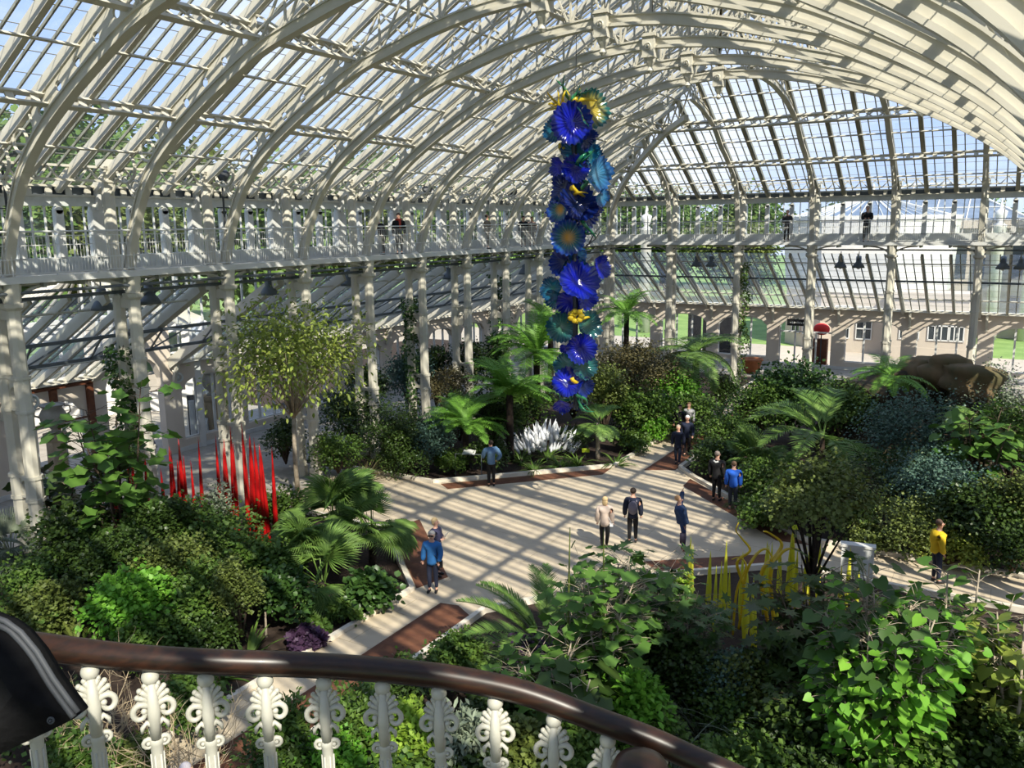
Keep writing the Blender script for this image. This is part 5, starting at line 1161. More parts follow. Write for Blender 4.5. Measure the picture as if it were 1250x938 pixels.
def baluster():
    b = MB()
    b.ball((0, 0, -.058), .025, 14, 10)
    # palmette: central leaf with ribs fanning to each side
    b.tube([(0, -.004, -.25), (0, -.012, -.16), (0, -.01, -.07)], [.016, .019, .010], 10)
    for s in (-1, 1):
        for i, (a, L) in enumerate(((64, .040), (42, .044), (22, .043), (2, .038))):
            z0 = -.115-.006*i; ar = radians(a); p1 = (s*cos(ar)*L*.6, -.008, z0+sin(ar)*L*.6); p2 = (s*cos(ar)*L, -.006, z0+sin(ar)*L)
            b.tube([(s*.004, 0, z0-.02), p1, p2], [.006, .0085, .0075], 7); b.ball(p2, .0085, 8, 6)
        # C scroll, rolled inward at the bottom
        pts = []
        for k in range(15):
            t = k/14; ang = pi*.62-t*pi*1.75; r = .023*(1-.5*t); pts.append((s*(.036+r*cos(ang)), -.010-.004*t, -.158+r*sin(ang)*1.15))
        b.tube([(s*.008, -.01, -.145)]+pts, [.009]+[.0095-.003*k/14 for k in range(15)], 8); b.ball(pts[-1], .0095, 8, 6)
        b.tube([(s*.006, -.01, -.21), (s*.022, -.014, -.19), (s*.034, -.012, -.205), (s*.036, -.01, -.222)], [.007, .008, .007, .004], 7)
        # small volutes lower
        pts = [(s*(.022+.014*cos(q)), -.004, -.262+.014*sin(q)) for q in [pi*.9-pi*1.8*j/9 for j in range(10)]]; b.tube(pts, [.008-.0004*j for j in range(10)], 7); b.ball((s*.022, -.006, -.262), .007, 8, 6)
    b.ball((0, -.002, -.225), .019, 12, 8, sc=(1, .8, 1.2))
    b.lathe([(.013, -.96), (.015, -.55), (.017, -.30), (.019, -.27), (.022, -.26), (.016, -.245)], (0, 0, 0), 12)
    for k in range(6): a = k*pi/3; b.tube([(.0135*cos(a), .0135*sin(a), -.95), (.017*cos(a), .017*sin(a), -.30)], .0035, 4)
    # lower ornament
    for s in (-1, 1):
        for i, (a, L) in enumerate(((70, .04), (45, .044), (18, .042), (-10, .034))):
            ar = radians(a); b.tube([(0, 0, -.50), (s*cos(ar)*L*.6, -.004, -.50+sin(ar)*L*.6), (s*cos(ar)*L, -.003, -.50+sin(ar)*L)], [.006, .008, .007], 6)
    me = bpy.data.meshes.new('baluster'); me.from_pydata(b.v, [], b.f); me.materials.append(M['bal']); me.polygons.foreach_set('use_smooth', [True]*len(me.polygons)); return me
bm_ = baluster()
for x in (30, 107, 181, 249, 322, 394, 466, 535, 604, 676, 742, 806):
    # find the rail point over this column of the view
    best = min(sm, key=lambda p: abs((p-Vector((0, 0, E))).dot(_R2)/(p-Vector((0, 0, E))).dot(_F)*F_PX+625-x)); 
    i = sm.index(best); q = sm[min(i+1, len(sm)-1)]; 
    xb = (best-Vector((0, 0, E))).dot(_R2)/depth(best)*F_PX+625; xq = (q-Vector((0, 0, E))).dot(_R2)/depth(q)*F_PX+625
    if abs(xq-xb) > 1e-3: best = best.lerp(q, (x-xb)/(xq-xb))
    o = bpy.data.objects.new('baluster', bm_); COL.objects.link(o); o.parent = rail; o.location = best; d = (sm[min(i+2, len(sm)-1)]-sm[max(0, i-2)]); o.rotation_euler = (0, 0, atan2(d.y, d.x))
nw = at_depth(782, 938, 2.4); b = MB(); b.lathe([(.02, -.5), (.03, -.12), (.055, -.08), (.075, -.045), (.085, -.01), (.07, .02), (.035, .035), (.0, .037)], (0, 0, 0), 24); o = b.build('newel_cap', M['wood'], None, True); o.location = nw; tag(o, 'rounded dark wooden newel cap cut by the bottom edge under the handrail', 'newel')
# black padded cover at the left
M['fabric'] = mat('black_fabric', (.006, .006, .007), .95, (.010, .010, .011), 30, bump=.3, spec=.15); M['piping'] = mat('grey_piping', (.065, .07, .08), .6)
bc = empty('black_padded_cover', (0, 0, 0), 0, 'black padded cover with grey piping hanging over the rail, lower left corner', 'cover')
edge = [(-60, 742), (2, 765), (20, 778), (40, 802), (60, 835), (78, 860), (90, 876)]; low = [(90, 878), (60, 893), (30, 907), (0, 921), (-60, 945)]
zc_ = 1.75; N3 = -_F*.03
P3 = [at_depth(x, y, zc_) for x, y in edge+low]
c0 = at_depth(15, 850, zc_-.06); vs = [c0]+P3+[p+_F*.06 for p in P3]; n = len(P3); fs = [(0, i+1, i+2) for i in range(n-1)]+[(i+1, i+1+n, i+2+n, i+2) for i in range(n-1)]+[tuple(range(2*n, n, -1))]
b = MB(); b.add(vs, fs); o = b.build('padded_panel', M['fabric'], bc, True)
b = MB(); b.tube(crv([at_depth(x, y, zc_-.004) for x, y in edge], 4), .0065, 8); b.tube([at_depth(x+5, y-6, zc_-.004) for x, y in edge], .006, 8); b.build('piping', M['piping'], bc, True)
b = MB(); q = at_depth(62, 880, zc_-.03); b.ring(q, .006, .002, -_F, 14); b.ball(q, .0035, 8, 6); b.build('snap_button', M['piping'], bc, True)
# ================================================================== OUTSIDE
M['gravel'] = mat('pale_gravel', (.50, .44, .36), .9, (.44, .39, .32), 2)
o = flat('terrace', [(XWALL-22, -20), (XR+30, -20), (XR+30, YWALL+12), (XWALL-22, YWALL+12)], -.34, -.29, M['gravel']); tag(o, kind='structure')
M['render'] = mat('pale_render', (.50, .44, .36), .85, (.46, .40, .33), 1); M['darkpane'] = mat('dark_window', (.04, .05, .055), .15, spec=.8)
M['slate'] = mat('blue_grey_glass_roof', (.16, .21, .28), .3, (.12, .16, .22), 1.5)
# glass pavilion beyond the end wall
pv = empty('glass_pavilion', (-10.9, 76, -.3), 0, 'white octagonal glass pavilion with ribbed glass roof seen beyond the end gallery', 'building')
b = MB(); R8 = 6.4; zt = 10.4; A8 = [(R8*cos(pi/8+k*pi/4), R8*sin(pi/8+k*pi/4)) for k in range(8)]; apex = (0, 0, 12.1)
b.add([(x, y, zt) for x, y in A8]+[apex], [(k, (k+1) % 8, 8) for k in range(8)]); b.build('roof_glass', M['slate'], pv)
b = MB()
for k in range(8):
    x, y = A8[k]; x2, y2 = A8[(k+1) % 8]; b.beam((x, y, zt), apex, .16, .12)
    for j in range(1, 6): t = j/6; b.beam((x+(x2-x)*t, y+(y2-y)*t, zt+.03), (apex[0]*.8+(x+(x2-x)*t)*.2, apex[1]*.8+(y+(y2-y)*t)*.2, zt+(12.1-zt)*.8+.03), .05, .06)
b.lathe([(.35, 12), (.4, 12.2), (.15, 12.35), (.1, 12.8), (.01, 13)], (0, 0, 0), 10); b.build('roof_rib', M['paintw'], pv)
b = MB(); b.lathe([(R8+.1, 4.6), (R8+.5, 10.0), (R8+.6, 10.1), (R8+.6, 10.45), (R8, 10.45)], (0, 0, 0), 8, rot=pi/8); b.build('cornice', M['paintw'], pv)
b = MB(); b.lathe([(R8, 0), (R8, 9.9)], (0, 0, 0), 8, rot=pi/8); b.build('wall', M['render'], pv)
wb = MB(); db = MB()
for k in range(8):
    a = k*pi/4; c, s = cos(a), sin(a); ap = R8*cos(pi/8)+.03; P = lambda u, z, o_=0: Vector((c*(ap+o_)-s*u, s*(ap+o_)+c*u, z))
    for u0_ in (-1.35, .25):
        db.add([P(u0_, 1.1), P(u0_+1.1, 1.1), P(u0_+1.1, 3.6), P(u0_, 3.6)], [(0, 1, 2, 3)])
        for t in (0, .5, 1): wb.beam(P(u0_+1.1*t, 1.1, .04), P(u0_+1.1*t, 3.6, .04), .09, .06)
        for z in (1.1, 1.9, 2.7, 3.6): wb.beam(P(u0_, z, .04), P(u0_+1.1, z, .04), .06, .09)
        db.add([P(u0_, 5.2), P(u0_+1.1, 5.2), P(u0_+1.1, 8.8), P(u0_, 8.8)], [(0, 1, 2, 3)])
        for t in (0, .33, .66, 1): wb.beam(P(u0_+1.1*t, 5.2, .04), P(u0_+1.1*t, 8.8, .04), .08, .06)
db.build('window_pane', M['darkpane'], pv); wb.build('window_frame', M['paintw'], pv)
# the larger glasshouse behind it
gh = empty('glasshouse', (-12, 92, -.3), 0, 'long white glasshouse with hipped glass roof beyond the glass pavilion', 'building')
def hip_roof(x0, x1, y0, y1, z0, z1, ins, g, f):
    A, B_, C, D = (x0, y0, z0), (x1, y0, z0), (x1, y1, z0), (x0, y1, z0); ym = (y0+y1)/2; P, Q = (x0+ins, ym, z1), (x1-ins, ym, z1)
    g.add([A, B_, C, D, P, Q], [(0, 1, 5, 4), (1, 2, 5), (2, 3, 4, 5), (3, 0, 4)])
    for a, c in ((A, P), (B_, Q), (C, Q), (D, P), (P, Q)): f.beam(a, c, .25, .2)
    k = int((x1-x0)/1.2)
    for i in range(1, k):
        x = x0+(x1-x0)*i/k; t = min(1, (x-x0)/ins, (x1-x)/ins); f.beam((x, y0, z0+.05), (x, y0+(ym-y0)*t, z0+(z1-z0)*t+.05), .09, .08)
    for t in (.33, .66): f.beam((x0+ins*t, y0+(ym-y0)*t, z0+(z1-z0)*t+.05), (x1-ins*t, y0+(ym-y0)*t, z0+(z1-z0)*t+.05), .12, .1)
g = MB(); f = MB(); hip_roof(-5, 12.5, -8, 8, 9.9, 13.4, 7, g, f); g.build('roof_glass', M['slate'], gh); f.build('roof_rib', M['paintw'], gh)
b = MB(); b.box(-5.2, 12.8, -8.3, 8.3, 9.3, 10.0); b.box(-4.8, 12.2, -8, 8, 0, 9.3); b.build('wall', M['render'], gh)
b = MB()
for i in range(12): x = -4.2+i*1.4; b.box(x, x+.8, -8.06, -8.0, 1, 3.6); b.box(x, x+.8, -8.06, -8.0, 5, 8.6)
b.build('window_pane', M['darkpane'], gh)
for x, y, lab in ((0.6, 83, 'white stone urn finial right of the pavilion roof'), (-1.9, 83, 'white stone urn finial at the corner of the long glasshouse'), (-30, 75, 'white stone urn finial beyond the far gallery windows')):
    b = MB(); b.lathe([(.5, 0), (.5, 9.4), (.6, 9.5), (.2, 9.8), (.45, 10.3), (.5, 10.7), (.15, 10.9), (.08, 11.5), (.01, 11.8)], (0, 0, 0), 12); o = b.build('urn_finial', M['paintw'], None, True); o.location = (x, y, -.3); tag(o, lab, 'finial')
# low link building just beyond the end wall
lk = empty('link_building', (-4.2, 68.5, -.3), 0, 'cream rendered building with white sash windows beyond the end wall', 'building')
b = MB(); b.box(-4, 1.2, 0, 3, 0, 4.6); b.box(-4.2, 1.4, -.2, 3.2, 4.5, 4.9); b.box(-4.1, 1.3, -.1, .2, 0, .9); b.build('wall', M['render'], lk)
db = MB(); wb = MB()
for x in (-3.2, -1.3, .1):
    w = 1.3 if x < 0 else .9; db.box(x, x+w, -.03, .0, 1.5, 3.6)
    for t in (0, .33, .66, 1): wb.box(x+w*t-.04, x+w*t+.04, -.08, -.03, 1.5, 3.6)
    for z in (1.5, 2.55, 3.6): wb.box(x-.06, x+w+.06, -.08, -.03, z-.05, z+.05)
db.build('window_pane', M['darkpane'], lk); wb.build('window_frame', M['paintw'], lk)
dg = empty('dark_gate', (-21.3, 62.2, -.3), 0, 'dark boarded shutters behind the arched window left of the vine-covered end column', 'shutter')
for i in range(3):
    b = MB(); b.box(-.1+i*1.15, .9+i*1.15, 0, .12, 0, 3.6); b.build('shutter_leaf', M['black'], dg)
# ================================================================== SIDE PORCH
def porch():
    A = (-33.5, 29.6); W = MB(); root = empty('wall_porch'); tag(root, kind='structure')
    pts = [(XWALL, Y3+1.2), (-35.6, 29.2), (-38.9, 31.0), (-41.5, 27.5), (-41.5, 21), (-38, 17.2), (XWALL, 15.6)]
    fr = MB(); gl = MB()
    for (x0, y0), (x1, y1) in zip(pts, pts[1:]):
        a = Vector((x0, y0, 0)); U = Vector((x1-x0, y1-y0, 0)); L = U.length; U.normalize(); n = U.cross(Vector((0, 0, 1)))
        P = lambda u, z: a+U*u+Vector((0, 0, z))
        for q0, q1, z0, z1 in ((0, .35, 0, 5.2), (L-.35, L, 0, 5.2), (.35, L-.35, 0, .95), (.35, L-.35, 4.3, 5.2)): W.prism([P(q0, z0), P(q1, z0), P(q1, z1), P(q0, z1)], n*.25)
        for t in (0, .33, .66, 1): fr.beam(P(.35+(L-.7)*t, .95), P(.35+(L-.7)*t, 4.3), .12, .12, n)
        fr.beam(P(.35, 3.2), P(L-.35, 3.2), .08, .1, (0, 0, 1)); fr.beam(P(0, .95), P(L, .95), .14, .3, (0, 0, 1)); fr.beam(P(0, 5.2), P(L, 5.2), .25, .4)
        gl.add([P(.35, .95)+n*.1, P(L-.35, .95)+n*.1, P(L-.35, 4.3)+n*.1, P(.35, 4.3)+n*.1], [(0, 1, 2, 3)])
    W.build('wall_panel', M['paintw'], root); fr.build('window_frame', M['paintw'], root); gl.build('glass_panes', M['wglass'], root)
    r = MB(); c = (-36.5, 23.4, 8.0)
    for (x0, y0), (x1, y1) in zip(pts, pts[1:]):
        for k in range(6): t = k/6; r.beam((x0+(x1-x0)*t, y0+(y1-y0)*t, 5.4), c, .08, .12)
    r.build('roof_rafter', M['paint'], root)
porch()
# glazed cheek between the aisle roof and the higher entrance bay, with its columns
b = MB(); g = MB(); root = empty('window_porch_side'); tag(root, kind='structure')
for yy in (Y3, HIPY):
    for i in range(9):
        x = XCL-.4-i*.82; zr = ZT-RA*(XCL-x); b.beam((x, yy, zr), (x, yy, E-1.3), .07, .07, (0, 1, 0))
    b.beam((XCL, yy, E-1.3), (XWALL, yy, E-1.3), .15, .2); b.beam((XCL, yy, ZT-RA*AISLE*.45), (XCL-AISLE*.45, yy, ZT-RA*AISLE*.45), .06, .06)
    g.add([(XCL, yy, ZT), (XWALL, yy, ZB), (XWALL, yy, E-1.3), (XCL, yy, E-1.3)], [(0, 1, 2, 3)])
b.build('window_frame', M['paintw'], root); g.build('glass_panes', M['wglass'], root)
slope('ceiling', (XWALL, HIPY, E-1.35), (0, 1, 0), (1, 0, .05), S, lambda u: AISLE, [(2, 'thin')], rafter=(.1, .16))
b = MB(); zc = arch_bay(b, lambda u, z: Vector((XWALL, HIPY+u, z)), S, .5, 0, 3.5, 4.6, ZB+2.2, Vector((-.4, 0, 0))); o = b.build('wall_left', M['wall']); tag(o, kind='structure')
# short arched screens either side of the entrance bay, carried on slender columns
for yy, nm in ((Y3+.1, 'slender white column at the right side of the entrance bay'), (HIPY-.1, 'slender white column at the left side of the entrance bay')):
    r = empty('porch_column', (XWALL-.9, yy+.8, 0), 0, nm, 'column'); b = MB(); b.lathe([(.26, 0), (.26, .4), (.15, .45), (.13, 3.0), (.16, 3.1)], (0, 0, 0), 12); b.build('shaft', M['paintw'], r, True)
    b = MB(); b.lathe([(.15, 3.0), (.3, 3.3), (.32, 3.42), (.32, 3.5)], (0, 0, 0), 12); b.build('capital', M['paintw'], r)
# timber door frame in the left outer wall
M['timber'] = mat('brown_timber', (.16, .055, .025), .5, (.10, .035, .018), 6)
dr = empty('door_1'); tag(dr, kind='structure'); b = MB()
for y in (17.3, 18.7, 20.2): b.box(XWALL-.1, XWALL+.15, y-.13, y+.13, 0, 3.9)
b.box(XWALL-.1, XWALL+.15, 17.2, 20.3, 3.85, 3.97); b.box(XWALL-.05, XWALL+.05, 17.3, 20.2, 2.5, 2.56); b.build('door_frame', M['timber'], dr)
# urns
M['terra'] = mat('terracotta', (.42, .16, .07), .8, (.34, .12, .05), 5); M['lead'] = mat('grey_lead', (.33, .31, .26), .6, (.26, .24, .20), 4)
def urn(m, k=1.0, handles=True):
    r = empty('urn'); b = MB(); b.lathe([(.22, 0), (.22, .06), (.10, .12), (.12, .18), (.30, .3), (.42, .5), (.44, .68), (.36, .84), (.30, .92), (.40, 1.0), (.44, 1.03), (.40, 1.05), (.3, 1.0)], (0, 0, 0), 20); b.build('body', m, r, True)
    if handles:
        for s in (-1, 1): b = MB(); b.tube([(s*.40, 0, .60), (s*.58, 0, .72), (s*.56, 0, .92), (s*.38, 0, .95)], .03, 7); b.build('handle', m, r, True)
    return r
u1 = urn(M['lead']); p = at_x(67, 529, -29); u1.location = (p.x, p.y, p.z); u1.rotation_euler = (0, 0, 1.2); tag(u1, 'grey two-handled urn in front of the brown timber door', 'urn')
def pedestal(x, y, h, w, label, m):
    r = empty('pedestal', (x, y, 0), .3, label, 'pedestal'); b = MB(); b.lathe([(w*.8, 0), (w*.8, .25), (w*.66, .32), (w*.6, h-.3), (w*.72, h-.2), (w*.76, h-.06), (w*.76, h)], (0, 0, 0), 8, rot=pi/8); b.build('shaft', m, r); b = MB(); b.box(-w*.62, w*.62, -w*.62, w*.62, 0, .2); b.build('plinth', m, r)
pedestal(p.x, p.y, p.z, .55, 'stone pedestal under the grey two-handled urn', M['stone'])
q = at_z(262, 532); pedestal(q.x, q.y, 2.0, .62, 'tawny stone pedestal beside the information board', mat('tawny_stone', (.45, .34, .20), .8, (.36, .26, .15), 4)); u2 = copy_tree(u1); u2.location = (q.x, q.y, 2.0); u2.scale = (.95, .95, 1.1); tag(u2, 'grey urn on the tall stone pedestal beside the information board', 'urn')
q = at_z(242, 535); r = empty('information_board', (q.x, q.y, 0), 1.0, 'upright grey and black information board at the side entrance', 'sign'); b = MB(); b.box(-.32, .32, -.28, .1, 0, .15); b.box(-.3, -.02, -.14, .06, .15, 1.85); b.build('grey_side', M['greyw'], r)
b = MB(); b.box(-.06, .06, -.3, .12, .18, 2.1); b.box(-.36, -.02, .062, .12, .18, 2.1); b.build('black_face', M['iron'], r)
# round wall lamps
for x, y, X_, lab in ((37, 491, XF-.8, 'round bulkhead lamp on the leftmost column'), (217, 461, XWALL+.1, 'round bulkhead lamp on the entrance wall')):
    p = at_x(x, y, X_); r = empty('bulkhead_lamp', p, 0, lab, 'lamp'); b = MB(); b.ring((0, 0, 0), .2, .05, (1, -.5, .1), 16); b.build('rim', M['greyw'], r, True); b = MB(); b.ball((0, 0, 0), .16, 12, 8); b.build('lamp_glass', M['wglass'], r); b = MB(); b.tube([(-.2, 0, 0), (-.05, 0, 0)], .12, 10); b.tube([(-.12, 0, -.1), (-.12, 0, -2.2)], .02, 5); b.build('mounting', M['greyw'], r)
# hanging bell lamps under the galleries
def bell():
    r = empty('hanging_lamp'); b = MB(); b.lathe([(.36, -.95), (.33, -.85), (.24, -.7), (.15, -.6), (.15, -.3), (.10, -.25)], (0, 0, 0), 16); b.build('shade', M['steel'], r, True); b = MB(); b.tube([(0, 0, -.3), (0, 0, 0)], .025, 5); b.build('hanging_rod', M['steel'], r)
    b = MB(); b.ball((0, 0, -.88), .13, 10, 8, sc=(1, 1, 1.2)); b.build('bulb', M['paintw'], r, True); return r
bl = bell(); first = True
for x, y, lab in ((122, 342, 'left of the first pair under the left gallery'), (180, 336, 'right of the first pair under the left gallery'), (424, 322, 'before the fifth column of the left gallery'), (548, 318, 'between the sixth and seventh left gallery columns'), (640, 315, 'left of the hanging glass'), (327, 330, 'above the yellow-green tree')):
    o = bl if first else copy_tree(bl); first = False; p = at_x(x, y, XCL-.3); o.location = p; tag(o, 'bell-shaped lamp hanging under the gallery, '+lab, 'lamp', 'bell lamps under the galleries')
for x, lab in ((851, 'left of the pair beside the vine-covered end column'), (869, 'right of the pair beside the vine-covered end column'), (1027, 'left of the middle pair'), (1049, 'right of the middle pair'), (1226, 'left of the pair at the right edge'), (1248, 'at the very right edge')):
    o = copy_tree(bl); p = at_y(x, 307, YCL+.6); o.location = p; tag(o, 'bell-shaped lamp hanging under the end gallery, '+lab, 'lamp', 'bell lamps under the galleries')
# spotlights on poles along the gallery
def spot():
    r = empty('spotlight'); b = MB(); b.lathe([(.12, -.28), (.2, -.1), (.24, .12), (.25, .16)], (0, 0, 0), 14); 
    b.build('lamp_head', M['iron'], r, True); b = MB(); b.lathe([(.22, .15), (.22, .17)], (0, 0, 0), 14); b.build('lamp_lens', M['wglass'], r); b = MB(); b.tube([(0, .3, 0), (0, -.3, 0)], .02, 5); b.tube([(0, .3, 0), (.0, .3, -.4)], .02, 5); b.build('yoke', M['iron'], r); return r
sp = spot(); first = True
for x, y, lab in ((270, 216, 'on the third gallery post'), (150, 85+15, 'on the first rib'), (372, 190, 'above the fifth gallery post'), (521, 232, 'above the people in the gallery'), (626, 232, 'near the far end of the left gallery')):
    if y == 100: continue
    o = sp if first else copy_tree(sp); first = False; p = at_x(x, y, XF-.5); o.location = p; o.rotation_euler = (2.2, .3, x); tag(o, 'black spotlight fixed '+lab, 'spotlight', 'spotlights along the left gallery')
for x, y, lab in ((273, 250, 'third'), (8, 250, 'first')):
    p = at_x(x, y, XF-.45); b = MB(); b.tube([(0, 0, -.9), (0, 0, .9)], .035, 6); b.tube([(0, -.3, -.1), (0, .3, -.1)], .02, 5); o = b.build('equipment_pole', M['iron']); o.location = p; tag(o, 'dark equipment pole strapped to the %s gallery post' % lab, 'pole')
# signs
M['signy'] = mat('yellow_green_card', (.62, .80, .05), .5)
def card(x, y, lab, h=.45):
    hh = h; p = at_z(x, y, hh); r = empty('plant_sign', (p.x, p.y, 0), .5, lab, 'sign'); b = MB(); b.beam((-.16, 0, h-.08), (.16, 0, h-.08), .02, .22, (0, -.5, .8)); b.build('card', M['signy'], r); b = MB(); b.tube([(0, .02, 0), (0, .02, h-.1)], .01, 4); b.build('stake', M['iron'], r)
card(715, 548, 'small yellow-green sign left of the young palm'); card(924, 591, 'small yellow-green sign right of the man in the blue hooded jacket'); card(973, 641, 'small yellow-green card at the tip of the tallest yellow spire cluster', .5)
p = at_z(1045, 706); r = empty('information_plinth', (p.x, p.y, 0), .15, 'pale grey information plinth on the right-hand path', 'plinth'); b = MB(); b.box(-.42, .42, -.12, .12, .05, .95); b.build('panel', M['greyw'], r); b = MB(); b.box(-.46, .46, -.15, .15, .93, 1.0); b.build('top_ledge', M['paintw'], r)
p = at_z(573, 583); r = empty('book_stand', (p.x, p.y, 0), .35, 'slim metal book stand with an open white book at the kerb', 'stand'); b = MB(); b.tube([(-.55, 0, 0), (-.55, 0, .95), (.5, 0, .95), (.5, 0, 0)], .018, 6); b.build('frame', M['steel'], r)
o = empty('open_book', (p.x, p.y, .98), .35, 'open white book on the metal stand beside the man in the blue jumper', 'book'); b = MB(); b.add([(-.25, -.15, 0), (0, -.15, .03), (0, .2, .12), (-.25, .2, .09), (.25, -.15, 0), (.25, .2, .09)], [(0, 1, 2, 3), (1, 4, 5, 2)]); b.add([(-.25, -.15, -.02), (0, -.15, .0), (0, .2, .09), (-.25, .2, .06), (.25, -.15, -.02), (.25, .2, .06)], [(3, 2, 1, 0), (2, 5, 4, 1)]); b.build('pages', M['paintw'], o)
# pot, white bench, and door things by the end wall
p = at_z(925, 452); r = empty('terracotta_pot', (p.x, p.y-1.5, .05), 0, 'terracotta pot on the end-wall walk beside the far path', 'pot'); b = MB(); b.lathe([(.45, 0), (.62, .8), (.70, .82), (.70, .95), (.6, .95), (.55, .85)], (0, 0, 0), 18); b.build('pot_body', M['terra'], r, True)
sg = empty('hanging_sign', at_y(975, 394, YWALL-.6), 0, 'black sign with white lettering over the end doorway', 'sign'); b = MB(); b.box(-.75, .75, -.04, .04, -.22, .22); b.build('sign_board', M['black'], sg)
b = MB(); b.tube([(-.6, 0, .2), (-.6, .45, .55)], .02, 5); b.tube([(.6, 0, .2), (.6, .45, .55)], .02, 5); b.build('hanging_rod', M['iron'], sg)
b = MB()
for i in range(9): b.box(-.55+i*.12, -.48+i*.12, -.055, -.045, -.06, .06 if i % 3 else .02)
b.build('lettering', M['paintw'], sg)
M['redcloth'] = mat('red_cloth', (.60, .03, .03), .7); p = at_y(1003, 402, YWALL+1.5); r = empty('red_parasol', (p.x, p.y, 0), 0, 'red round parasol-like display beyond the end doorway', 'display'); b = MB(); b.ball((0, 0, p.z), .55, 14, 10, sc=(1, .5, .75)); b.build('red_head', M['redcloth'], r, True); b = MB(); b.tube([(0, 0, 0), (0, 0, p.z)], .04, 6); b.build('pole', M['iron'], r); b = MB(); b.box(-1.2, .4, .1, .5, 0, p.z-.7); b.build('counter', M['timber'], r)
# rock outcrop
M['rock'] = mat('mossy_rock', (.085, .065, .035), .95, (.035, .03, .018), 1.6, bump=1.0, detail=8); M['rocktop'] = mat('tan_rock', (.17, .115, .06), .9, (.09, .08, .035), 1.3, bump=.9, detail=8)
def rock(w, d, h, seed, m):
    rng = random.Random(seed); b = MB(); b.ball((0, 0, 0), 1, 18, 12); ph = [rng.uniform(0, 6) for _ in range(9)]; vs = []
    for x, y, z in b.v:
        n = 1+.16*sin(3.1*x+ph[0])*cos(2.7*y+ph[1])+.12*sin(5.3*z+ph[2]+2*x)+.07*sin(9*x+ph[3])*sin(8*y+ph[4]); s = lambda v: (abs(v)**.7)*(1 if v > 0 else -1)
        vs.append((s(x)*n*w/2, s(y)*n*d/2, s(z)*n*h/2))
    b.v = vs; return b
def put_rock(x, y, zt, w, d, h, lab, m, seed, Y):
    p = at_y(x, y, Y); b = rock(w, d, h, seed, m); o = b.build('rock', m, None, True); o.location = (p.x, p.y, p.z-h/2); tag(o, lab, 'rock', 'rocks of the waterfall outcrop')
ry = 40
for i, (x, y, w, d, h, lab, m) in enumerate([(1128, 436, 1.6, 2, 1.2, 'tan boulder on the crest of the outcrop, left', 'rocktop'), (1155, 437, 2.2, 2, 1.3, 'tan boulder on the crest of the outcrop, centre', 'rocktop'), (1185, 444, 2.4, 2, 1.3, 'flat tan boulder on the crest, nearest the end column', 'rocktop'),
        (1100, 452, 3.2, 2.4, 1.6, 'dark mossy slab left of the crest boulders', 'rock'), (1060, 468, 3.4, 2.6, 1.9, 'mossy rock ledge at the left of the outcrop', 'rock'), (1040, 505, 3.0, 2.4, 3.4, 'low dark rock at the foot of the outcrop, left', 'rock'), (1125, 470, 3.2, 3, 4.0, 'large dark rock face of the outcrop, right', 'rock'), (1075, 500, 1.8, 2.6, 3.6, 'shadowed rock deep inside the outcrop', 'rock'), (1190, 466, 2.0, 2, 3.5, 'mossy rock shoulder at the right of the outcrop', 'rock')]):
    put_rock(x, y, 0, w, d, h, lab, M[m], i+3, ry-(i % 3)*.7)
# ================================================================== PEOPLE
DG = bpy.context.evaluated_depsgraph_get
def skin_mesh(name, pts, edges, rad, m, subdiv=1, root_i=0, grow=0.0):
    me = bpy.data.meshes.new(name); me.from_pydata([tuple(p) for p in pts], edges, []); o = bpy.data.objects.new(name, me); COL.objects.link(o)
    md = o.modifiers.new('skin', 'SKIN'); sk = me.skin_vertices[0].data
    for i, r in enumerate(rad): sk[i].radius = r if isinstance(r, tuple) else (r, r); sk[i].use_root = (i == root_i)
    md.use_smooth_shade = True; s = o.modifiers.new('sub', 'SUBSURF'); s.levels = subdiv; s.render_levels = subdiv
    bpy.context.view_layer.update(); ev = o.evaluated_get(DG()); nm = bpy.data.meshes.new_from_object(ev); bpy.data.objects.remove(o); bpy.data.meshes.remove(me)
    if grow:
        for q_, n_ in [(q, q.normal.copy()) for q in nm.vertices]: q_.co += n_*grow
    nm.materials.clear(); nm.materials.append(m); nm.polygons.foreach_set('use_smooth', [True]*len(nm.polygons)); return nm
cmat = {}
def cloth(c, rough=.85):
    if c not in cmat: cmat[c] = mat('cloth_%d' % len(cmat), c, rough, tuple(v*.8 for v in c), 6)
    return cmat[c]
M['skin'] = mat('skin', (.62, .36, .26), .55, (.55, .30, .21), 8)
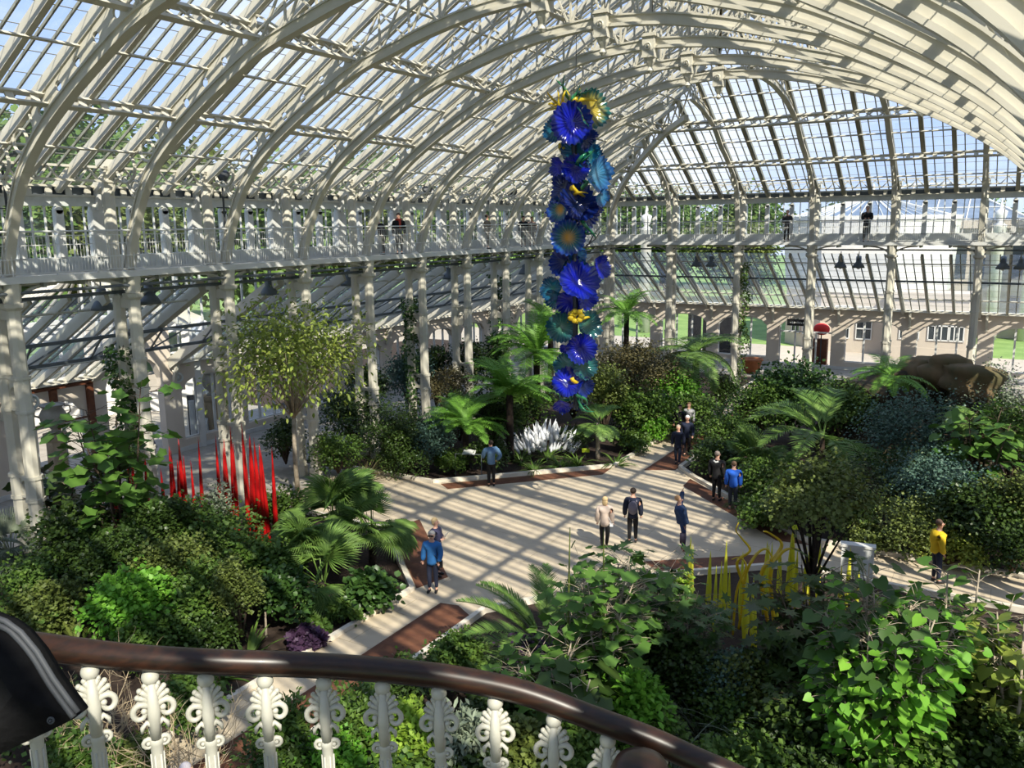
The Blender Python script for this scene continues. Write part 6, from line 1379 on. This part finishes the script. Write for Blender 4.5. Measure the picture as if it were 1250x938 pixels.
def person(label, h, top, legs_c, hair, arms=None, feet=None, lean=0.0, headpitch=0.0, coat=.50, hairlen=0, shoes=(.02, .02, .02), sleeve=1.0, bag=None, headturn=0.0, wide=1.0):
    """faces +x; arms: ((elbow),(hand)) for left(+y) and right(-y) in fractions of height"""
    r = empty('person', (0, 0, 0), 0, label, 'person'); H = h; L = lambda x, y, z: Vector((x+lean*(max(0, z-.5))*1.0, y, z))*H
    arms = arms or (((-.01, .135, .635), (.03, .14, .48)), ((-.01, -.135, .635), (.03, -.14, .48))); feet = feet or ((.0, .055), (.02, -.055))
    P = []; R_ = []; Ed = []
    def v(p, rad): P.append(L(*p)); R_.append(tuple(q*H for q in rad) if isinstance(rad, tuple) else rad*H); return len(P)-1
    pel = v((0, 0, .52), (.062, .088)); sp_ = v((.005, 0, .62), (.055, .074)); ch = v((0, 0, .74), (.056, .076)); nb = v((-.005, 0, .812), (.034, .042)); nk = v((.005, 0, .855), .030); Ed += [(pel, sp_), (sp_, ch), (ch, nb), (nb, nk)]
    hx = .5*headpitch*.1; h1 = v((.018, 0, .895), (.040, .036)); h2 = v((.016-hx, 0, .94), (.056, .046)); h3 = v((.010-hx*2, 0, .972), (.045, .038)); Ed += [(nk, h1), (h1, h2), (h2, h3)]
    hands = []
    for s, (el, ha) in zip((1, -1), arms):
        sh = v((-.005, s*.098*wide, .788), .024); e = v(el, .021); w = v(tuple(el[i]+(ha[i]-el[i])*.82 for i in range(3)), .016); hd = v(ha, (.021, .012)); Ed += [(nb, sh), (sh, e), (e, w), (w, hd)]; hands.append((Vector(P[w]), Vector(P[hd]), s))
    ft = []
    for s, (fx, fy) in zip((1, -1), feet):
        hp = v((0, s*.048, .49), .052); kn = v((.015+fx*.5, s*.052, .275), .034); an = v((fx, fy, .045), .021); to = v((fx+.085, fy*1.15, .018), (.020, .014)); Ed += [(pel, hp), (hp, kn), (kn, an), (an, to)]; ft.append((P[an], P[to]))
    me = skin_mesh('body', P, Ed, R_, M['skin']); o = bpy.data.objects.new('body', me); COL.objects.link(o); o.parent = r
    b = MB()                                    # nose, ears, eyes, fingers grown onto the body
    b.v = [tuple(q.co) for q in me.vertices]; b.f = [tuple(q.vertices) for q in me.polygons]; b.m = [0]*len(b.f)
    hc = P[h2]; b.ball(hc+Vector((.057, 0, -.012))*H, .010*H, 8, 6, sc=(1.2, .8, 1.3))
    for s in (-1, 1): b.ball(hc+Vector((.0, s*.047, -.008))*H, .012*H, 8, 6, sc=(.9, .4, 1.3)); b.ball(hc+Vector((.047, s*.018, .004))*H, .006*H, 6, 5, mi=1)
    b.ball(hc+Vector((.05, 0, -.034))*H, .010*H, 6, 5, mi=2, sc=(.5, 1.2, .35))
    for w, hd, s in hands:
        d = (hd-w).normalized(); sd = d.cross(Vector((1, 0, .2))).normalized(); nn = sd.cross(d)
        for k in range(4): t = hd+sd*(k-1.5)*.0085*H; L_ = (.036, .042, .040, .032)[k]*H; b.tube([t, t+d*L_*.5, t+d*L_+nn*.008*H], [.0048*H, .0045*H, .003*H], 5)
        t = hd-d*.012*H+sd*.016*H; b.tube([t, t+sd*.014*H+d*.012*H, t+sd*.017*H+d*.028*H], [.0055*H, .005*H, .0035*H], 5)
    COL.objects.unlink(o); bpy.data.objects.remove(o); o = b.build('body', [M['skin'], M['iron'], cloth((.45, .14, .12))], r, True)
    # jacket
    J = [P[pel]-Vector((0, 0, .52-coat))*H, P[pel], P[sp_], P[ch], P[nb]]; JR = [(.086*H, .110*H), (.084*H, .110*H), (.078*H, .098*H), (.088*H, .118*H*wide), (.060*H, .075*H)]; JE = [(0, 1), (1, 2), (2, 3), (3, 4)]
    for s, (el, ha) in zip((1, -1), arms):
        a = len(J); shp = L(-.005, s*.102*wide, .797); e = L(*el); w = L(*[el[i]+(ha[i]-el[i])*.8*sleeve for i in range(3)]); J += [shp, e, w]; JR += [.049*H, .036*H, .027*H]; JE += [(4, a), (a, a+1), (a+1, a+2)]
    o = bpy.data.objects.new('jacket', skin_mesh('jacket', J, JE, JR, cloth(top), root_i=2, grow=.013*H)); COL.objects.link(o); o.parent = r
    T = [P[sp_]-Vector((0, 0, .06))*H, P[pel]]; TR = [(.064*H, .080*H), (.072*H, .094*H)]; TE = [(0, 1)]
    for s, (fx, fy) in zip((1, -1), feet): a = len(T); T += [L(0, s*.048, .48), L(.015+fx*.5, s*.052, .275), L(fx, fy, .06)]; TR += [.058*H, .042*H, .031*H]; TE += [(1, a), (a, a+1), (a+1, a+2)]
    o = bpy.data.objects.new('trousers', skin_mesh('trousers', T, TE, TR, cloth(legs_c), root_i=1)); COL.objects.link(o); o.parent = r
    for a, t in ft: b = MB(); b.tube([a+Vector((-.025*H, 0, -a.z+.018*H)), Vector((a.x, a.y, .028*H)), Vector((t.x, t.y, .022*H)), Vector((t.x+.018*H, t.y, .014*H))], [.018*H, .026*H, .023*H, .010*H], 8); b.build('shoe', cloth(shoes, .5), r, True)
    b = MB(); b.ball(hc+Vector((-.026, 0, .020))*H, .056*H, 14, 10, sc=(.95, .98, .92))
    if hairlen: b.ball(hc+Vector((-.038, 0, -.035*hairlen))*H, .050*H, 12, 8, sc=(.7, 1.05, 1.0+.5*hairlen))
    o = b.build('hair', cloth(hair, .7), r, True)
    if bag:
        kind, c = bag
        if kind == 'back':
            b = MB(); b.ball((-.115*H, 0, .68*H), .085*H, 14, 10, sc=(.75, 1.0, 1.45)); r2_ = b.build('rucksack', cloth(c), r, True); b = MB()
            for s in (-1, 1): b.tube([(-.1*H, s*.06*H, .78*H), (0, s*.065*H, .835*H), (.075*H, s*.07*H, .74*H), (.03*H, s*.09*H, .62*H)], .011*H, 6)
            b.build('strap', cloth(c), r2_, True)
        if kind in ('cross', 'shoulder'):
            yb = .12 if kind == 'cross' else -.13; b = MB(); b.box(-.045*H+.05*H, .045*H+.03*H, yb*H-.02*H, yb*H+.05*H, .43*H, .53*H); r2_ = b.build('bag', cloth(c), r); b = MB(); b.tube([(.05*H, yb*H, .53*H), (.082*H, yb*.3*H, .66*H), (.06*H, -yb*.45*H, .79*H), (0, -yb*.45*H, .83*H), (-.07*H, 0, .74*H), (-.06*H, yb*H, .53*H)], .006*H, 5); b.build('strap', cloth(c), r2_, True)
        if kind == 'hand': b = MB(); b.box(-.05*H, .05*H, -.2*H, -.15*H, .20*H, .38*H); b.tube([(-.02*H, -.17*H, .38*H), (0, -.165*H, .47*H), (.02*H, -.17*H, .38*H)], .006*H, 5); b.build('bag', cloth(c), r, True)
    return r
def stand(o, px, py, face, z=.05, X=None, Y=None):
    """feet at photo point; face: direction in degrees, 0 = away from the viewer, 180 = towards, 90 = to the left"""
    p = at_x(px, py, X) if X is not None else (at_y(px, py, Y) if Y is not None else at_z(px, py, z)); o.location = (p.x, p.y, z); d = Vector((p.x, p.y, 0)).normalized(); a = atan2(d.y, d.x)+radians(face); o.rotation_euler = (0, 0, a); return o
NAVY = (.012, .017, .04); BLK = (.010, .010, .012); GREYH = (.45, .42, .38); BLOND = (.58, .42, .22); DKH = (.03, .018, .012)
read = (((.03, .125, .65), (.13, .04, .66)), ((.03, -.125, .65), (.13, -.04, .66)))
stand(person('woman in a bright blue top with sunglasses and a black crossbody bag', 1.72, (.03, .16, .42), NAVY, GREYH, arms=(((.0, .14, .64), (.07, .12, .50)), ((0, -.14, .635), (.02, -.15, .49))), hairlen=.4, coat=.46, bag=('cross', BLK)), 529, 722, 165)
wb_ = [x for x in COL.objects if x.get('label', '').startswith('woman in a bright blue top')][0]; H = 1.72; b = MB(); b.beam((.072*H, -.045*H, .946*H), (.072*H, .045*H, .946*H), .012*H, .022*H); b.build('sunglasses', M['black'], wb_)
pw = stand(person('blond woman in a dark top reading a leaflet behind the woman in blue', 1.72, (.03, .03, .07), NAVY, BLOND, arms=read, hairlen=.2), 533, 703, -115)
p = pw.location; q = pw.matrix_basis @ Vector((.28, 0, 1.18)); o = empty('leaflet', q, pw.rotation_euler[2], 'green and white leaflet held open by the blond woman', 'leaflet'); b = MB(); b.beam((0, -.13, 0), (0, 0, .02), .30, .004, (-1, 0, .6)); b.beam((0, 0, .02), (0, .13, 0), .30, .004, (-1, 0, .6)); b.build('pages', M['paintw'], o); b = MB(); b.beam((-.005, .03, .02), (-.005, .12, .006), .12, .006, (-1, 0, .6)); b.build('green_print', cloth((.10, .45, .20)), o)
stand(person('man in a grey-blue jumper and black trousers with one hand on his hip', 1.80, (.10, .19, .32), BLK, DKH, arms=(((.05, .16, .66), (.16, .13, .60)), ((-.04, -.20, .66), (.01, -.10, .55))), coat=.50, wide=1.25), 600, 594, 10)
stand(person('blond woman in a cream jacket with a white shoulder bag', 1.66, (.62, .50, .42), BLK, BLOND, hairlen=1.0, coat=.44, bag=('shoulder', (.80, .80, .82)), feet=((-.04, .04), (.04, -.03))), 738, 670, -5)
stand(person('dark-haired man in a navy jacket with a grey rucksack', 1.78, NAVY, BLK, DKH, bag=('back', (.20, .18, .22)), coat=.46), 772, 663, 0)
stand(person('person in a denim jacket leaning back and pointing up with one arm', 1.72, (.03, .06, .14), (.02, .05, .16), (.60, .34, .16), arms=(((.05, .12, .92), (.11, .10, 1.08)), ((.02, -.13, .64), (.03, -.14, .47))), lean=-.22, shoes=(.25, .05, .04), bag=('hand', (.06, .05, .08))), 833, 672, -90)
stand(person('person in a black jacket with a white collar standing at the right kerb', 1.84, BLK, BLK, (.25, .2, .17), coat=.46, wide=1.12), 874, 612, -20)
stand(person('person in a bright blue hooded jacket at the right kerb', 1.72, (.015, .10, .50), (.03, .035, .05), (.12, .07, .04), coat=.47, wide=1.1, shoes=(.15, .13, .12)), 894, 622, 0)
b = MB(); b.tube([(-.10, -.09, 1.50), (-.13, 0, 1.46), (-.10, .09, 1.50)], .04, 8); o = b.build('white_collar', M['paintw'], None, True); o.parent = [x for x in COL.objects if x.get('label', '').startswith('person in a black jacket')][0]
stand(person('woman in a long dark coat walking towards the plaza', 1.66, NAVY, (.03, .04, .07), (.50, .40, .30), coat=.40, hairlen=.2, feet=((.08, .04), (-.06, -.04))), 827, 567, 175)
stand(person('white-haired man in a navy jacket behind the woman in the dark coat', 1.74, (.018, .025, .055), BLK, (.75, .75, .75), coat=.44, feet=((-.06, .04), (.06, -.04))), 838, 556, 172)
stand(person('person in a black coat and scarf walking on the far path', 1.76, BLK, BLK, DKH, coat=.42), 829, 541, 180)
o = stand(person('person in a striped top at the back of the group on the far path', 1.74, (.35, .35, .36), BLK, (.2, .12, .06), coat=.48), 840, 537, 165); b = MB()
for z in (.60, .66, .72, .78): b.lathe([(.082*1.74, z*1.74), (.082*1.74, (z+.022)*1.74)], (0, 0, 0), 14)
b.build('dark_stripe', cloth(BLK), o, True)
stand(person('person in a yellow jacket and dark trousers behind the leaves on the right-hand path', 1.80, (.75, .50, .02), NAVY, (.10, .06, .04), coat=.48), 1141, 711, -60)
o = person('grey-haired person on the near path, only the head showing between balusters', 1.70, (.2, .2, .24), BLK, (.45, .42, .45)); q = at_z(227, 938, 1.68); o.location = (q.x, q.y, .05)
dz = DECK
gl_ = [(480, 'person in black leaning on the left gallery railing', 1.62, BLK, BLK, DKH, 90, -.9, .35), (487.5, 'woman in black jacket and red scarf at the left gallery railing', 1.78, BLK, (.10, .09, .09), DKH, 180, -.35, 0), (595, 'person in a beige jacket in the left gallery', 1.74, (.28, .23, .17), (.2, .17, .14), DKH, -90, -.45, 0),
       (639, 'person in black bending over the far left gallery railing', 1.66, BLK, BLK, DKH, 180, -.3, .25), (649.5, 'person in brown beside the one bending over the railing', 1.62, (.30, .22, .18), (.25, .22, .2), (.2, .1, .05), 180, -.3, .1)]
for x, lab, h, c, lc, hc_, face, dx, ln in gl_:
    if x == 480: x = 469
    y = 300; d = ray(x, y); X_ = XF+dx; t = X_/d.x; pp = Vector((X_, d.y*t, DECK)); o = person(lab, h*1.0, c, lc, hc_, lean=ln); o.location = pp; a = atan2(pp.y, pp.x)+radians(face); o.rotation_euler = (0, 0, a)
    if 'scarf' in lab: b = MB(); b.ring((.01*h, 0, .845*h), .055*h, .028*h, (0, 0, 1), 14); b.tube([(.07*h, .03*h, .83*h), (.085*h, .03*h, .72*h), (.08*h, .03*h, .64*h)], [.03*h, .03*h, .02*h], 7); b.build('red_scarf', cloth((.55, .07, .04)), o, True)
for x, lab, h, c, lc, hc_, arms in ((960, 'woman in a grey and black coat on the end gallery, hand raised to her face', 1.84, (.05, .045, .045), BLK, (.25, .10, .05), (((.03, .13, .66), (.08, .03, .84)), ((0, -.13, .64), (.05, -.08, .60)))), (1057, 'man in a black jacket holding a phone on the end gallery', 1.98, BLK, (.06, .06, .055), (.3, .2, .15), read)):
    d = ray(x, 290); Y_ = YE+.25; t = Y_/d.y; o = person(lab, h, c, lc, hc_, arms=arms, coat=.40 if x < 1000 else .46); o.location = (d.x*t, Y_, DECK); o.rotation_euler = (0, 0, atan2(Y_, d.x*t)+pi)
o = person('person in a grey jacket sitting forward behind the second left column', 1.7, (.22, .20, .24), BLK, (.3, .25, .2), lean=.3); stand(o, 189, 572, 100)
for x, y, c, lab in ((72, 512, (.55, .10, .40), 'person in a pink and purple top outside the timber door'), (84, 514, (.05, .06, .08), 'person in dark clothes outside the timber door')):
    o = person(lab, 1.7, c, BLK, DKH); stand(o, x, y, 180, z=-.3)
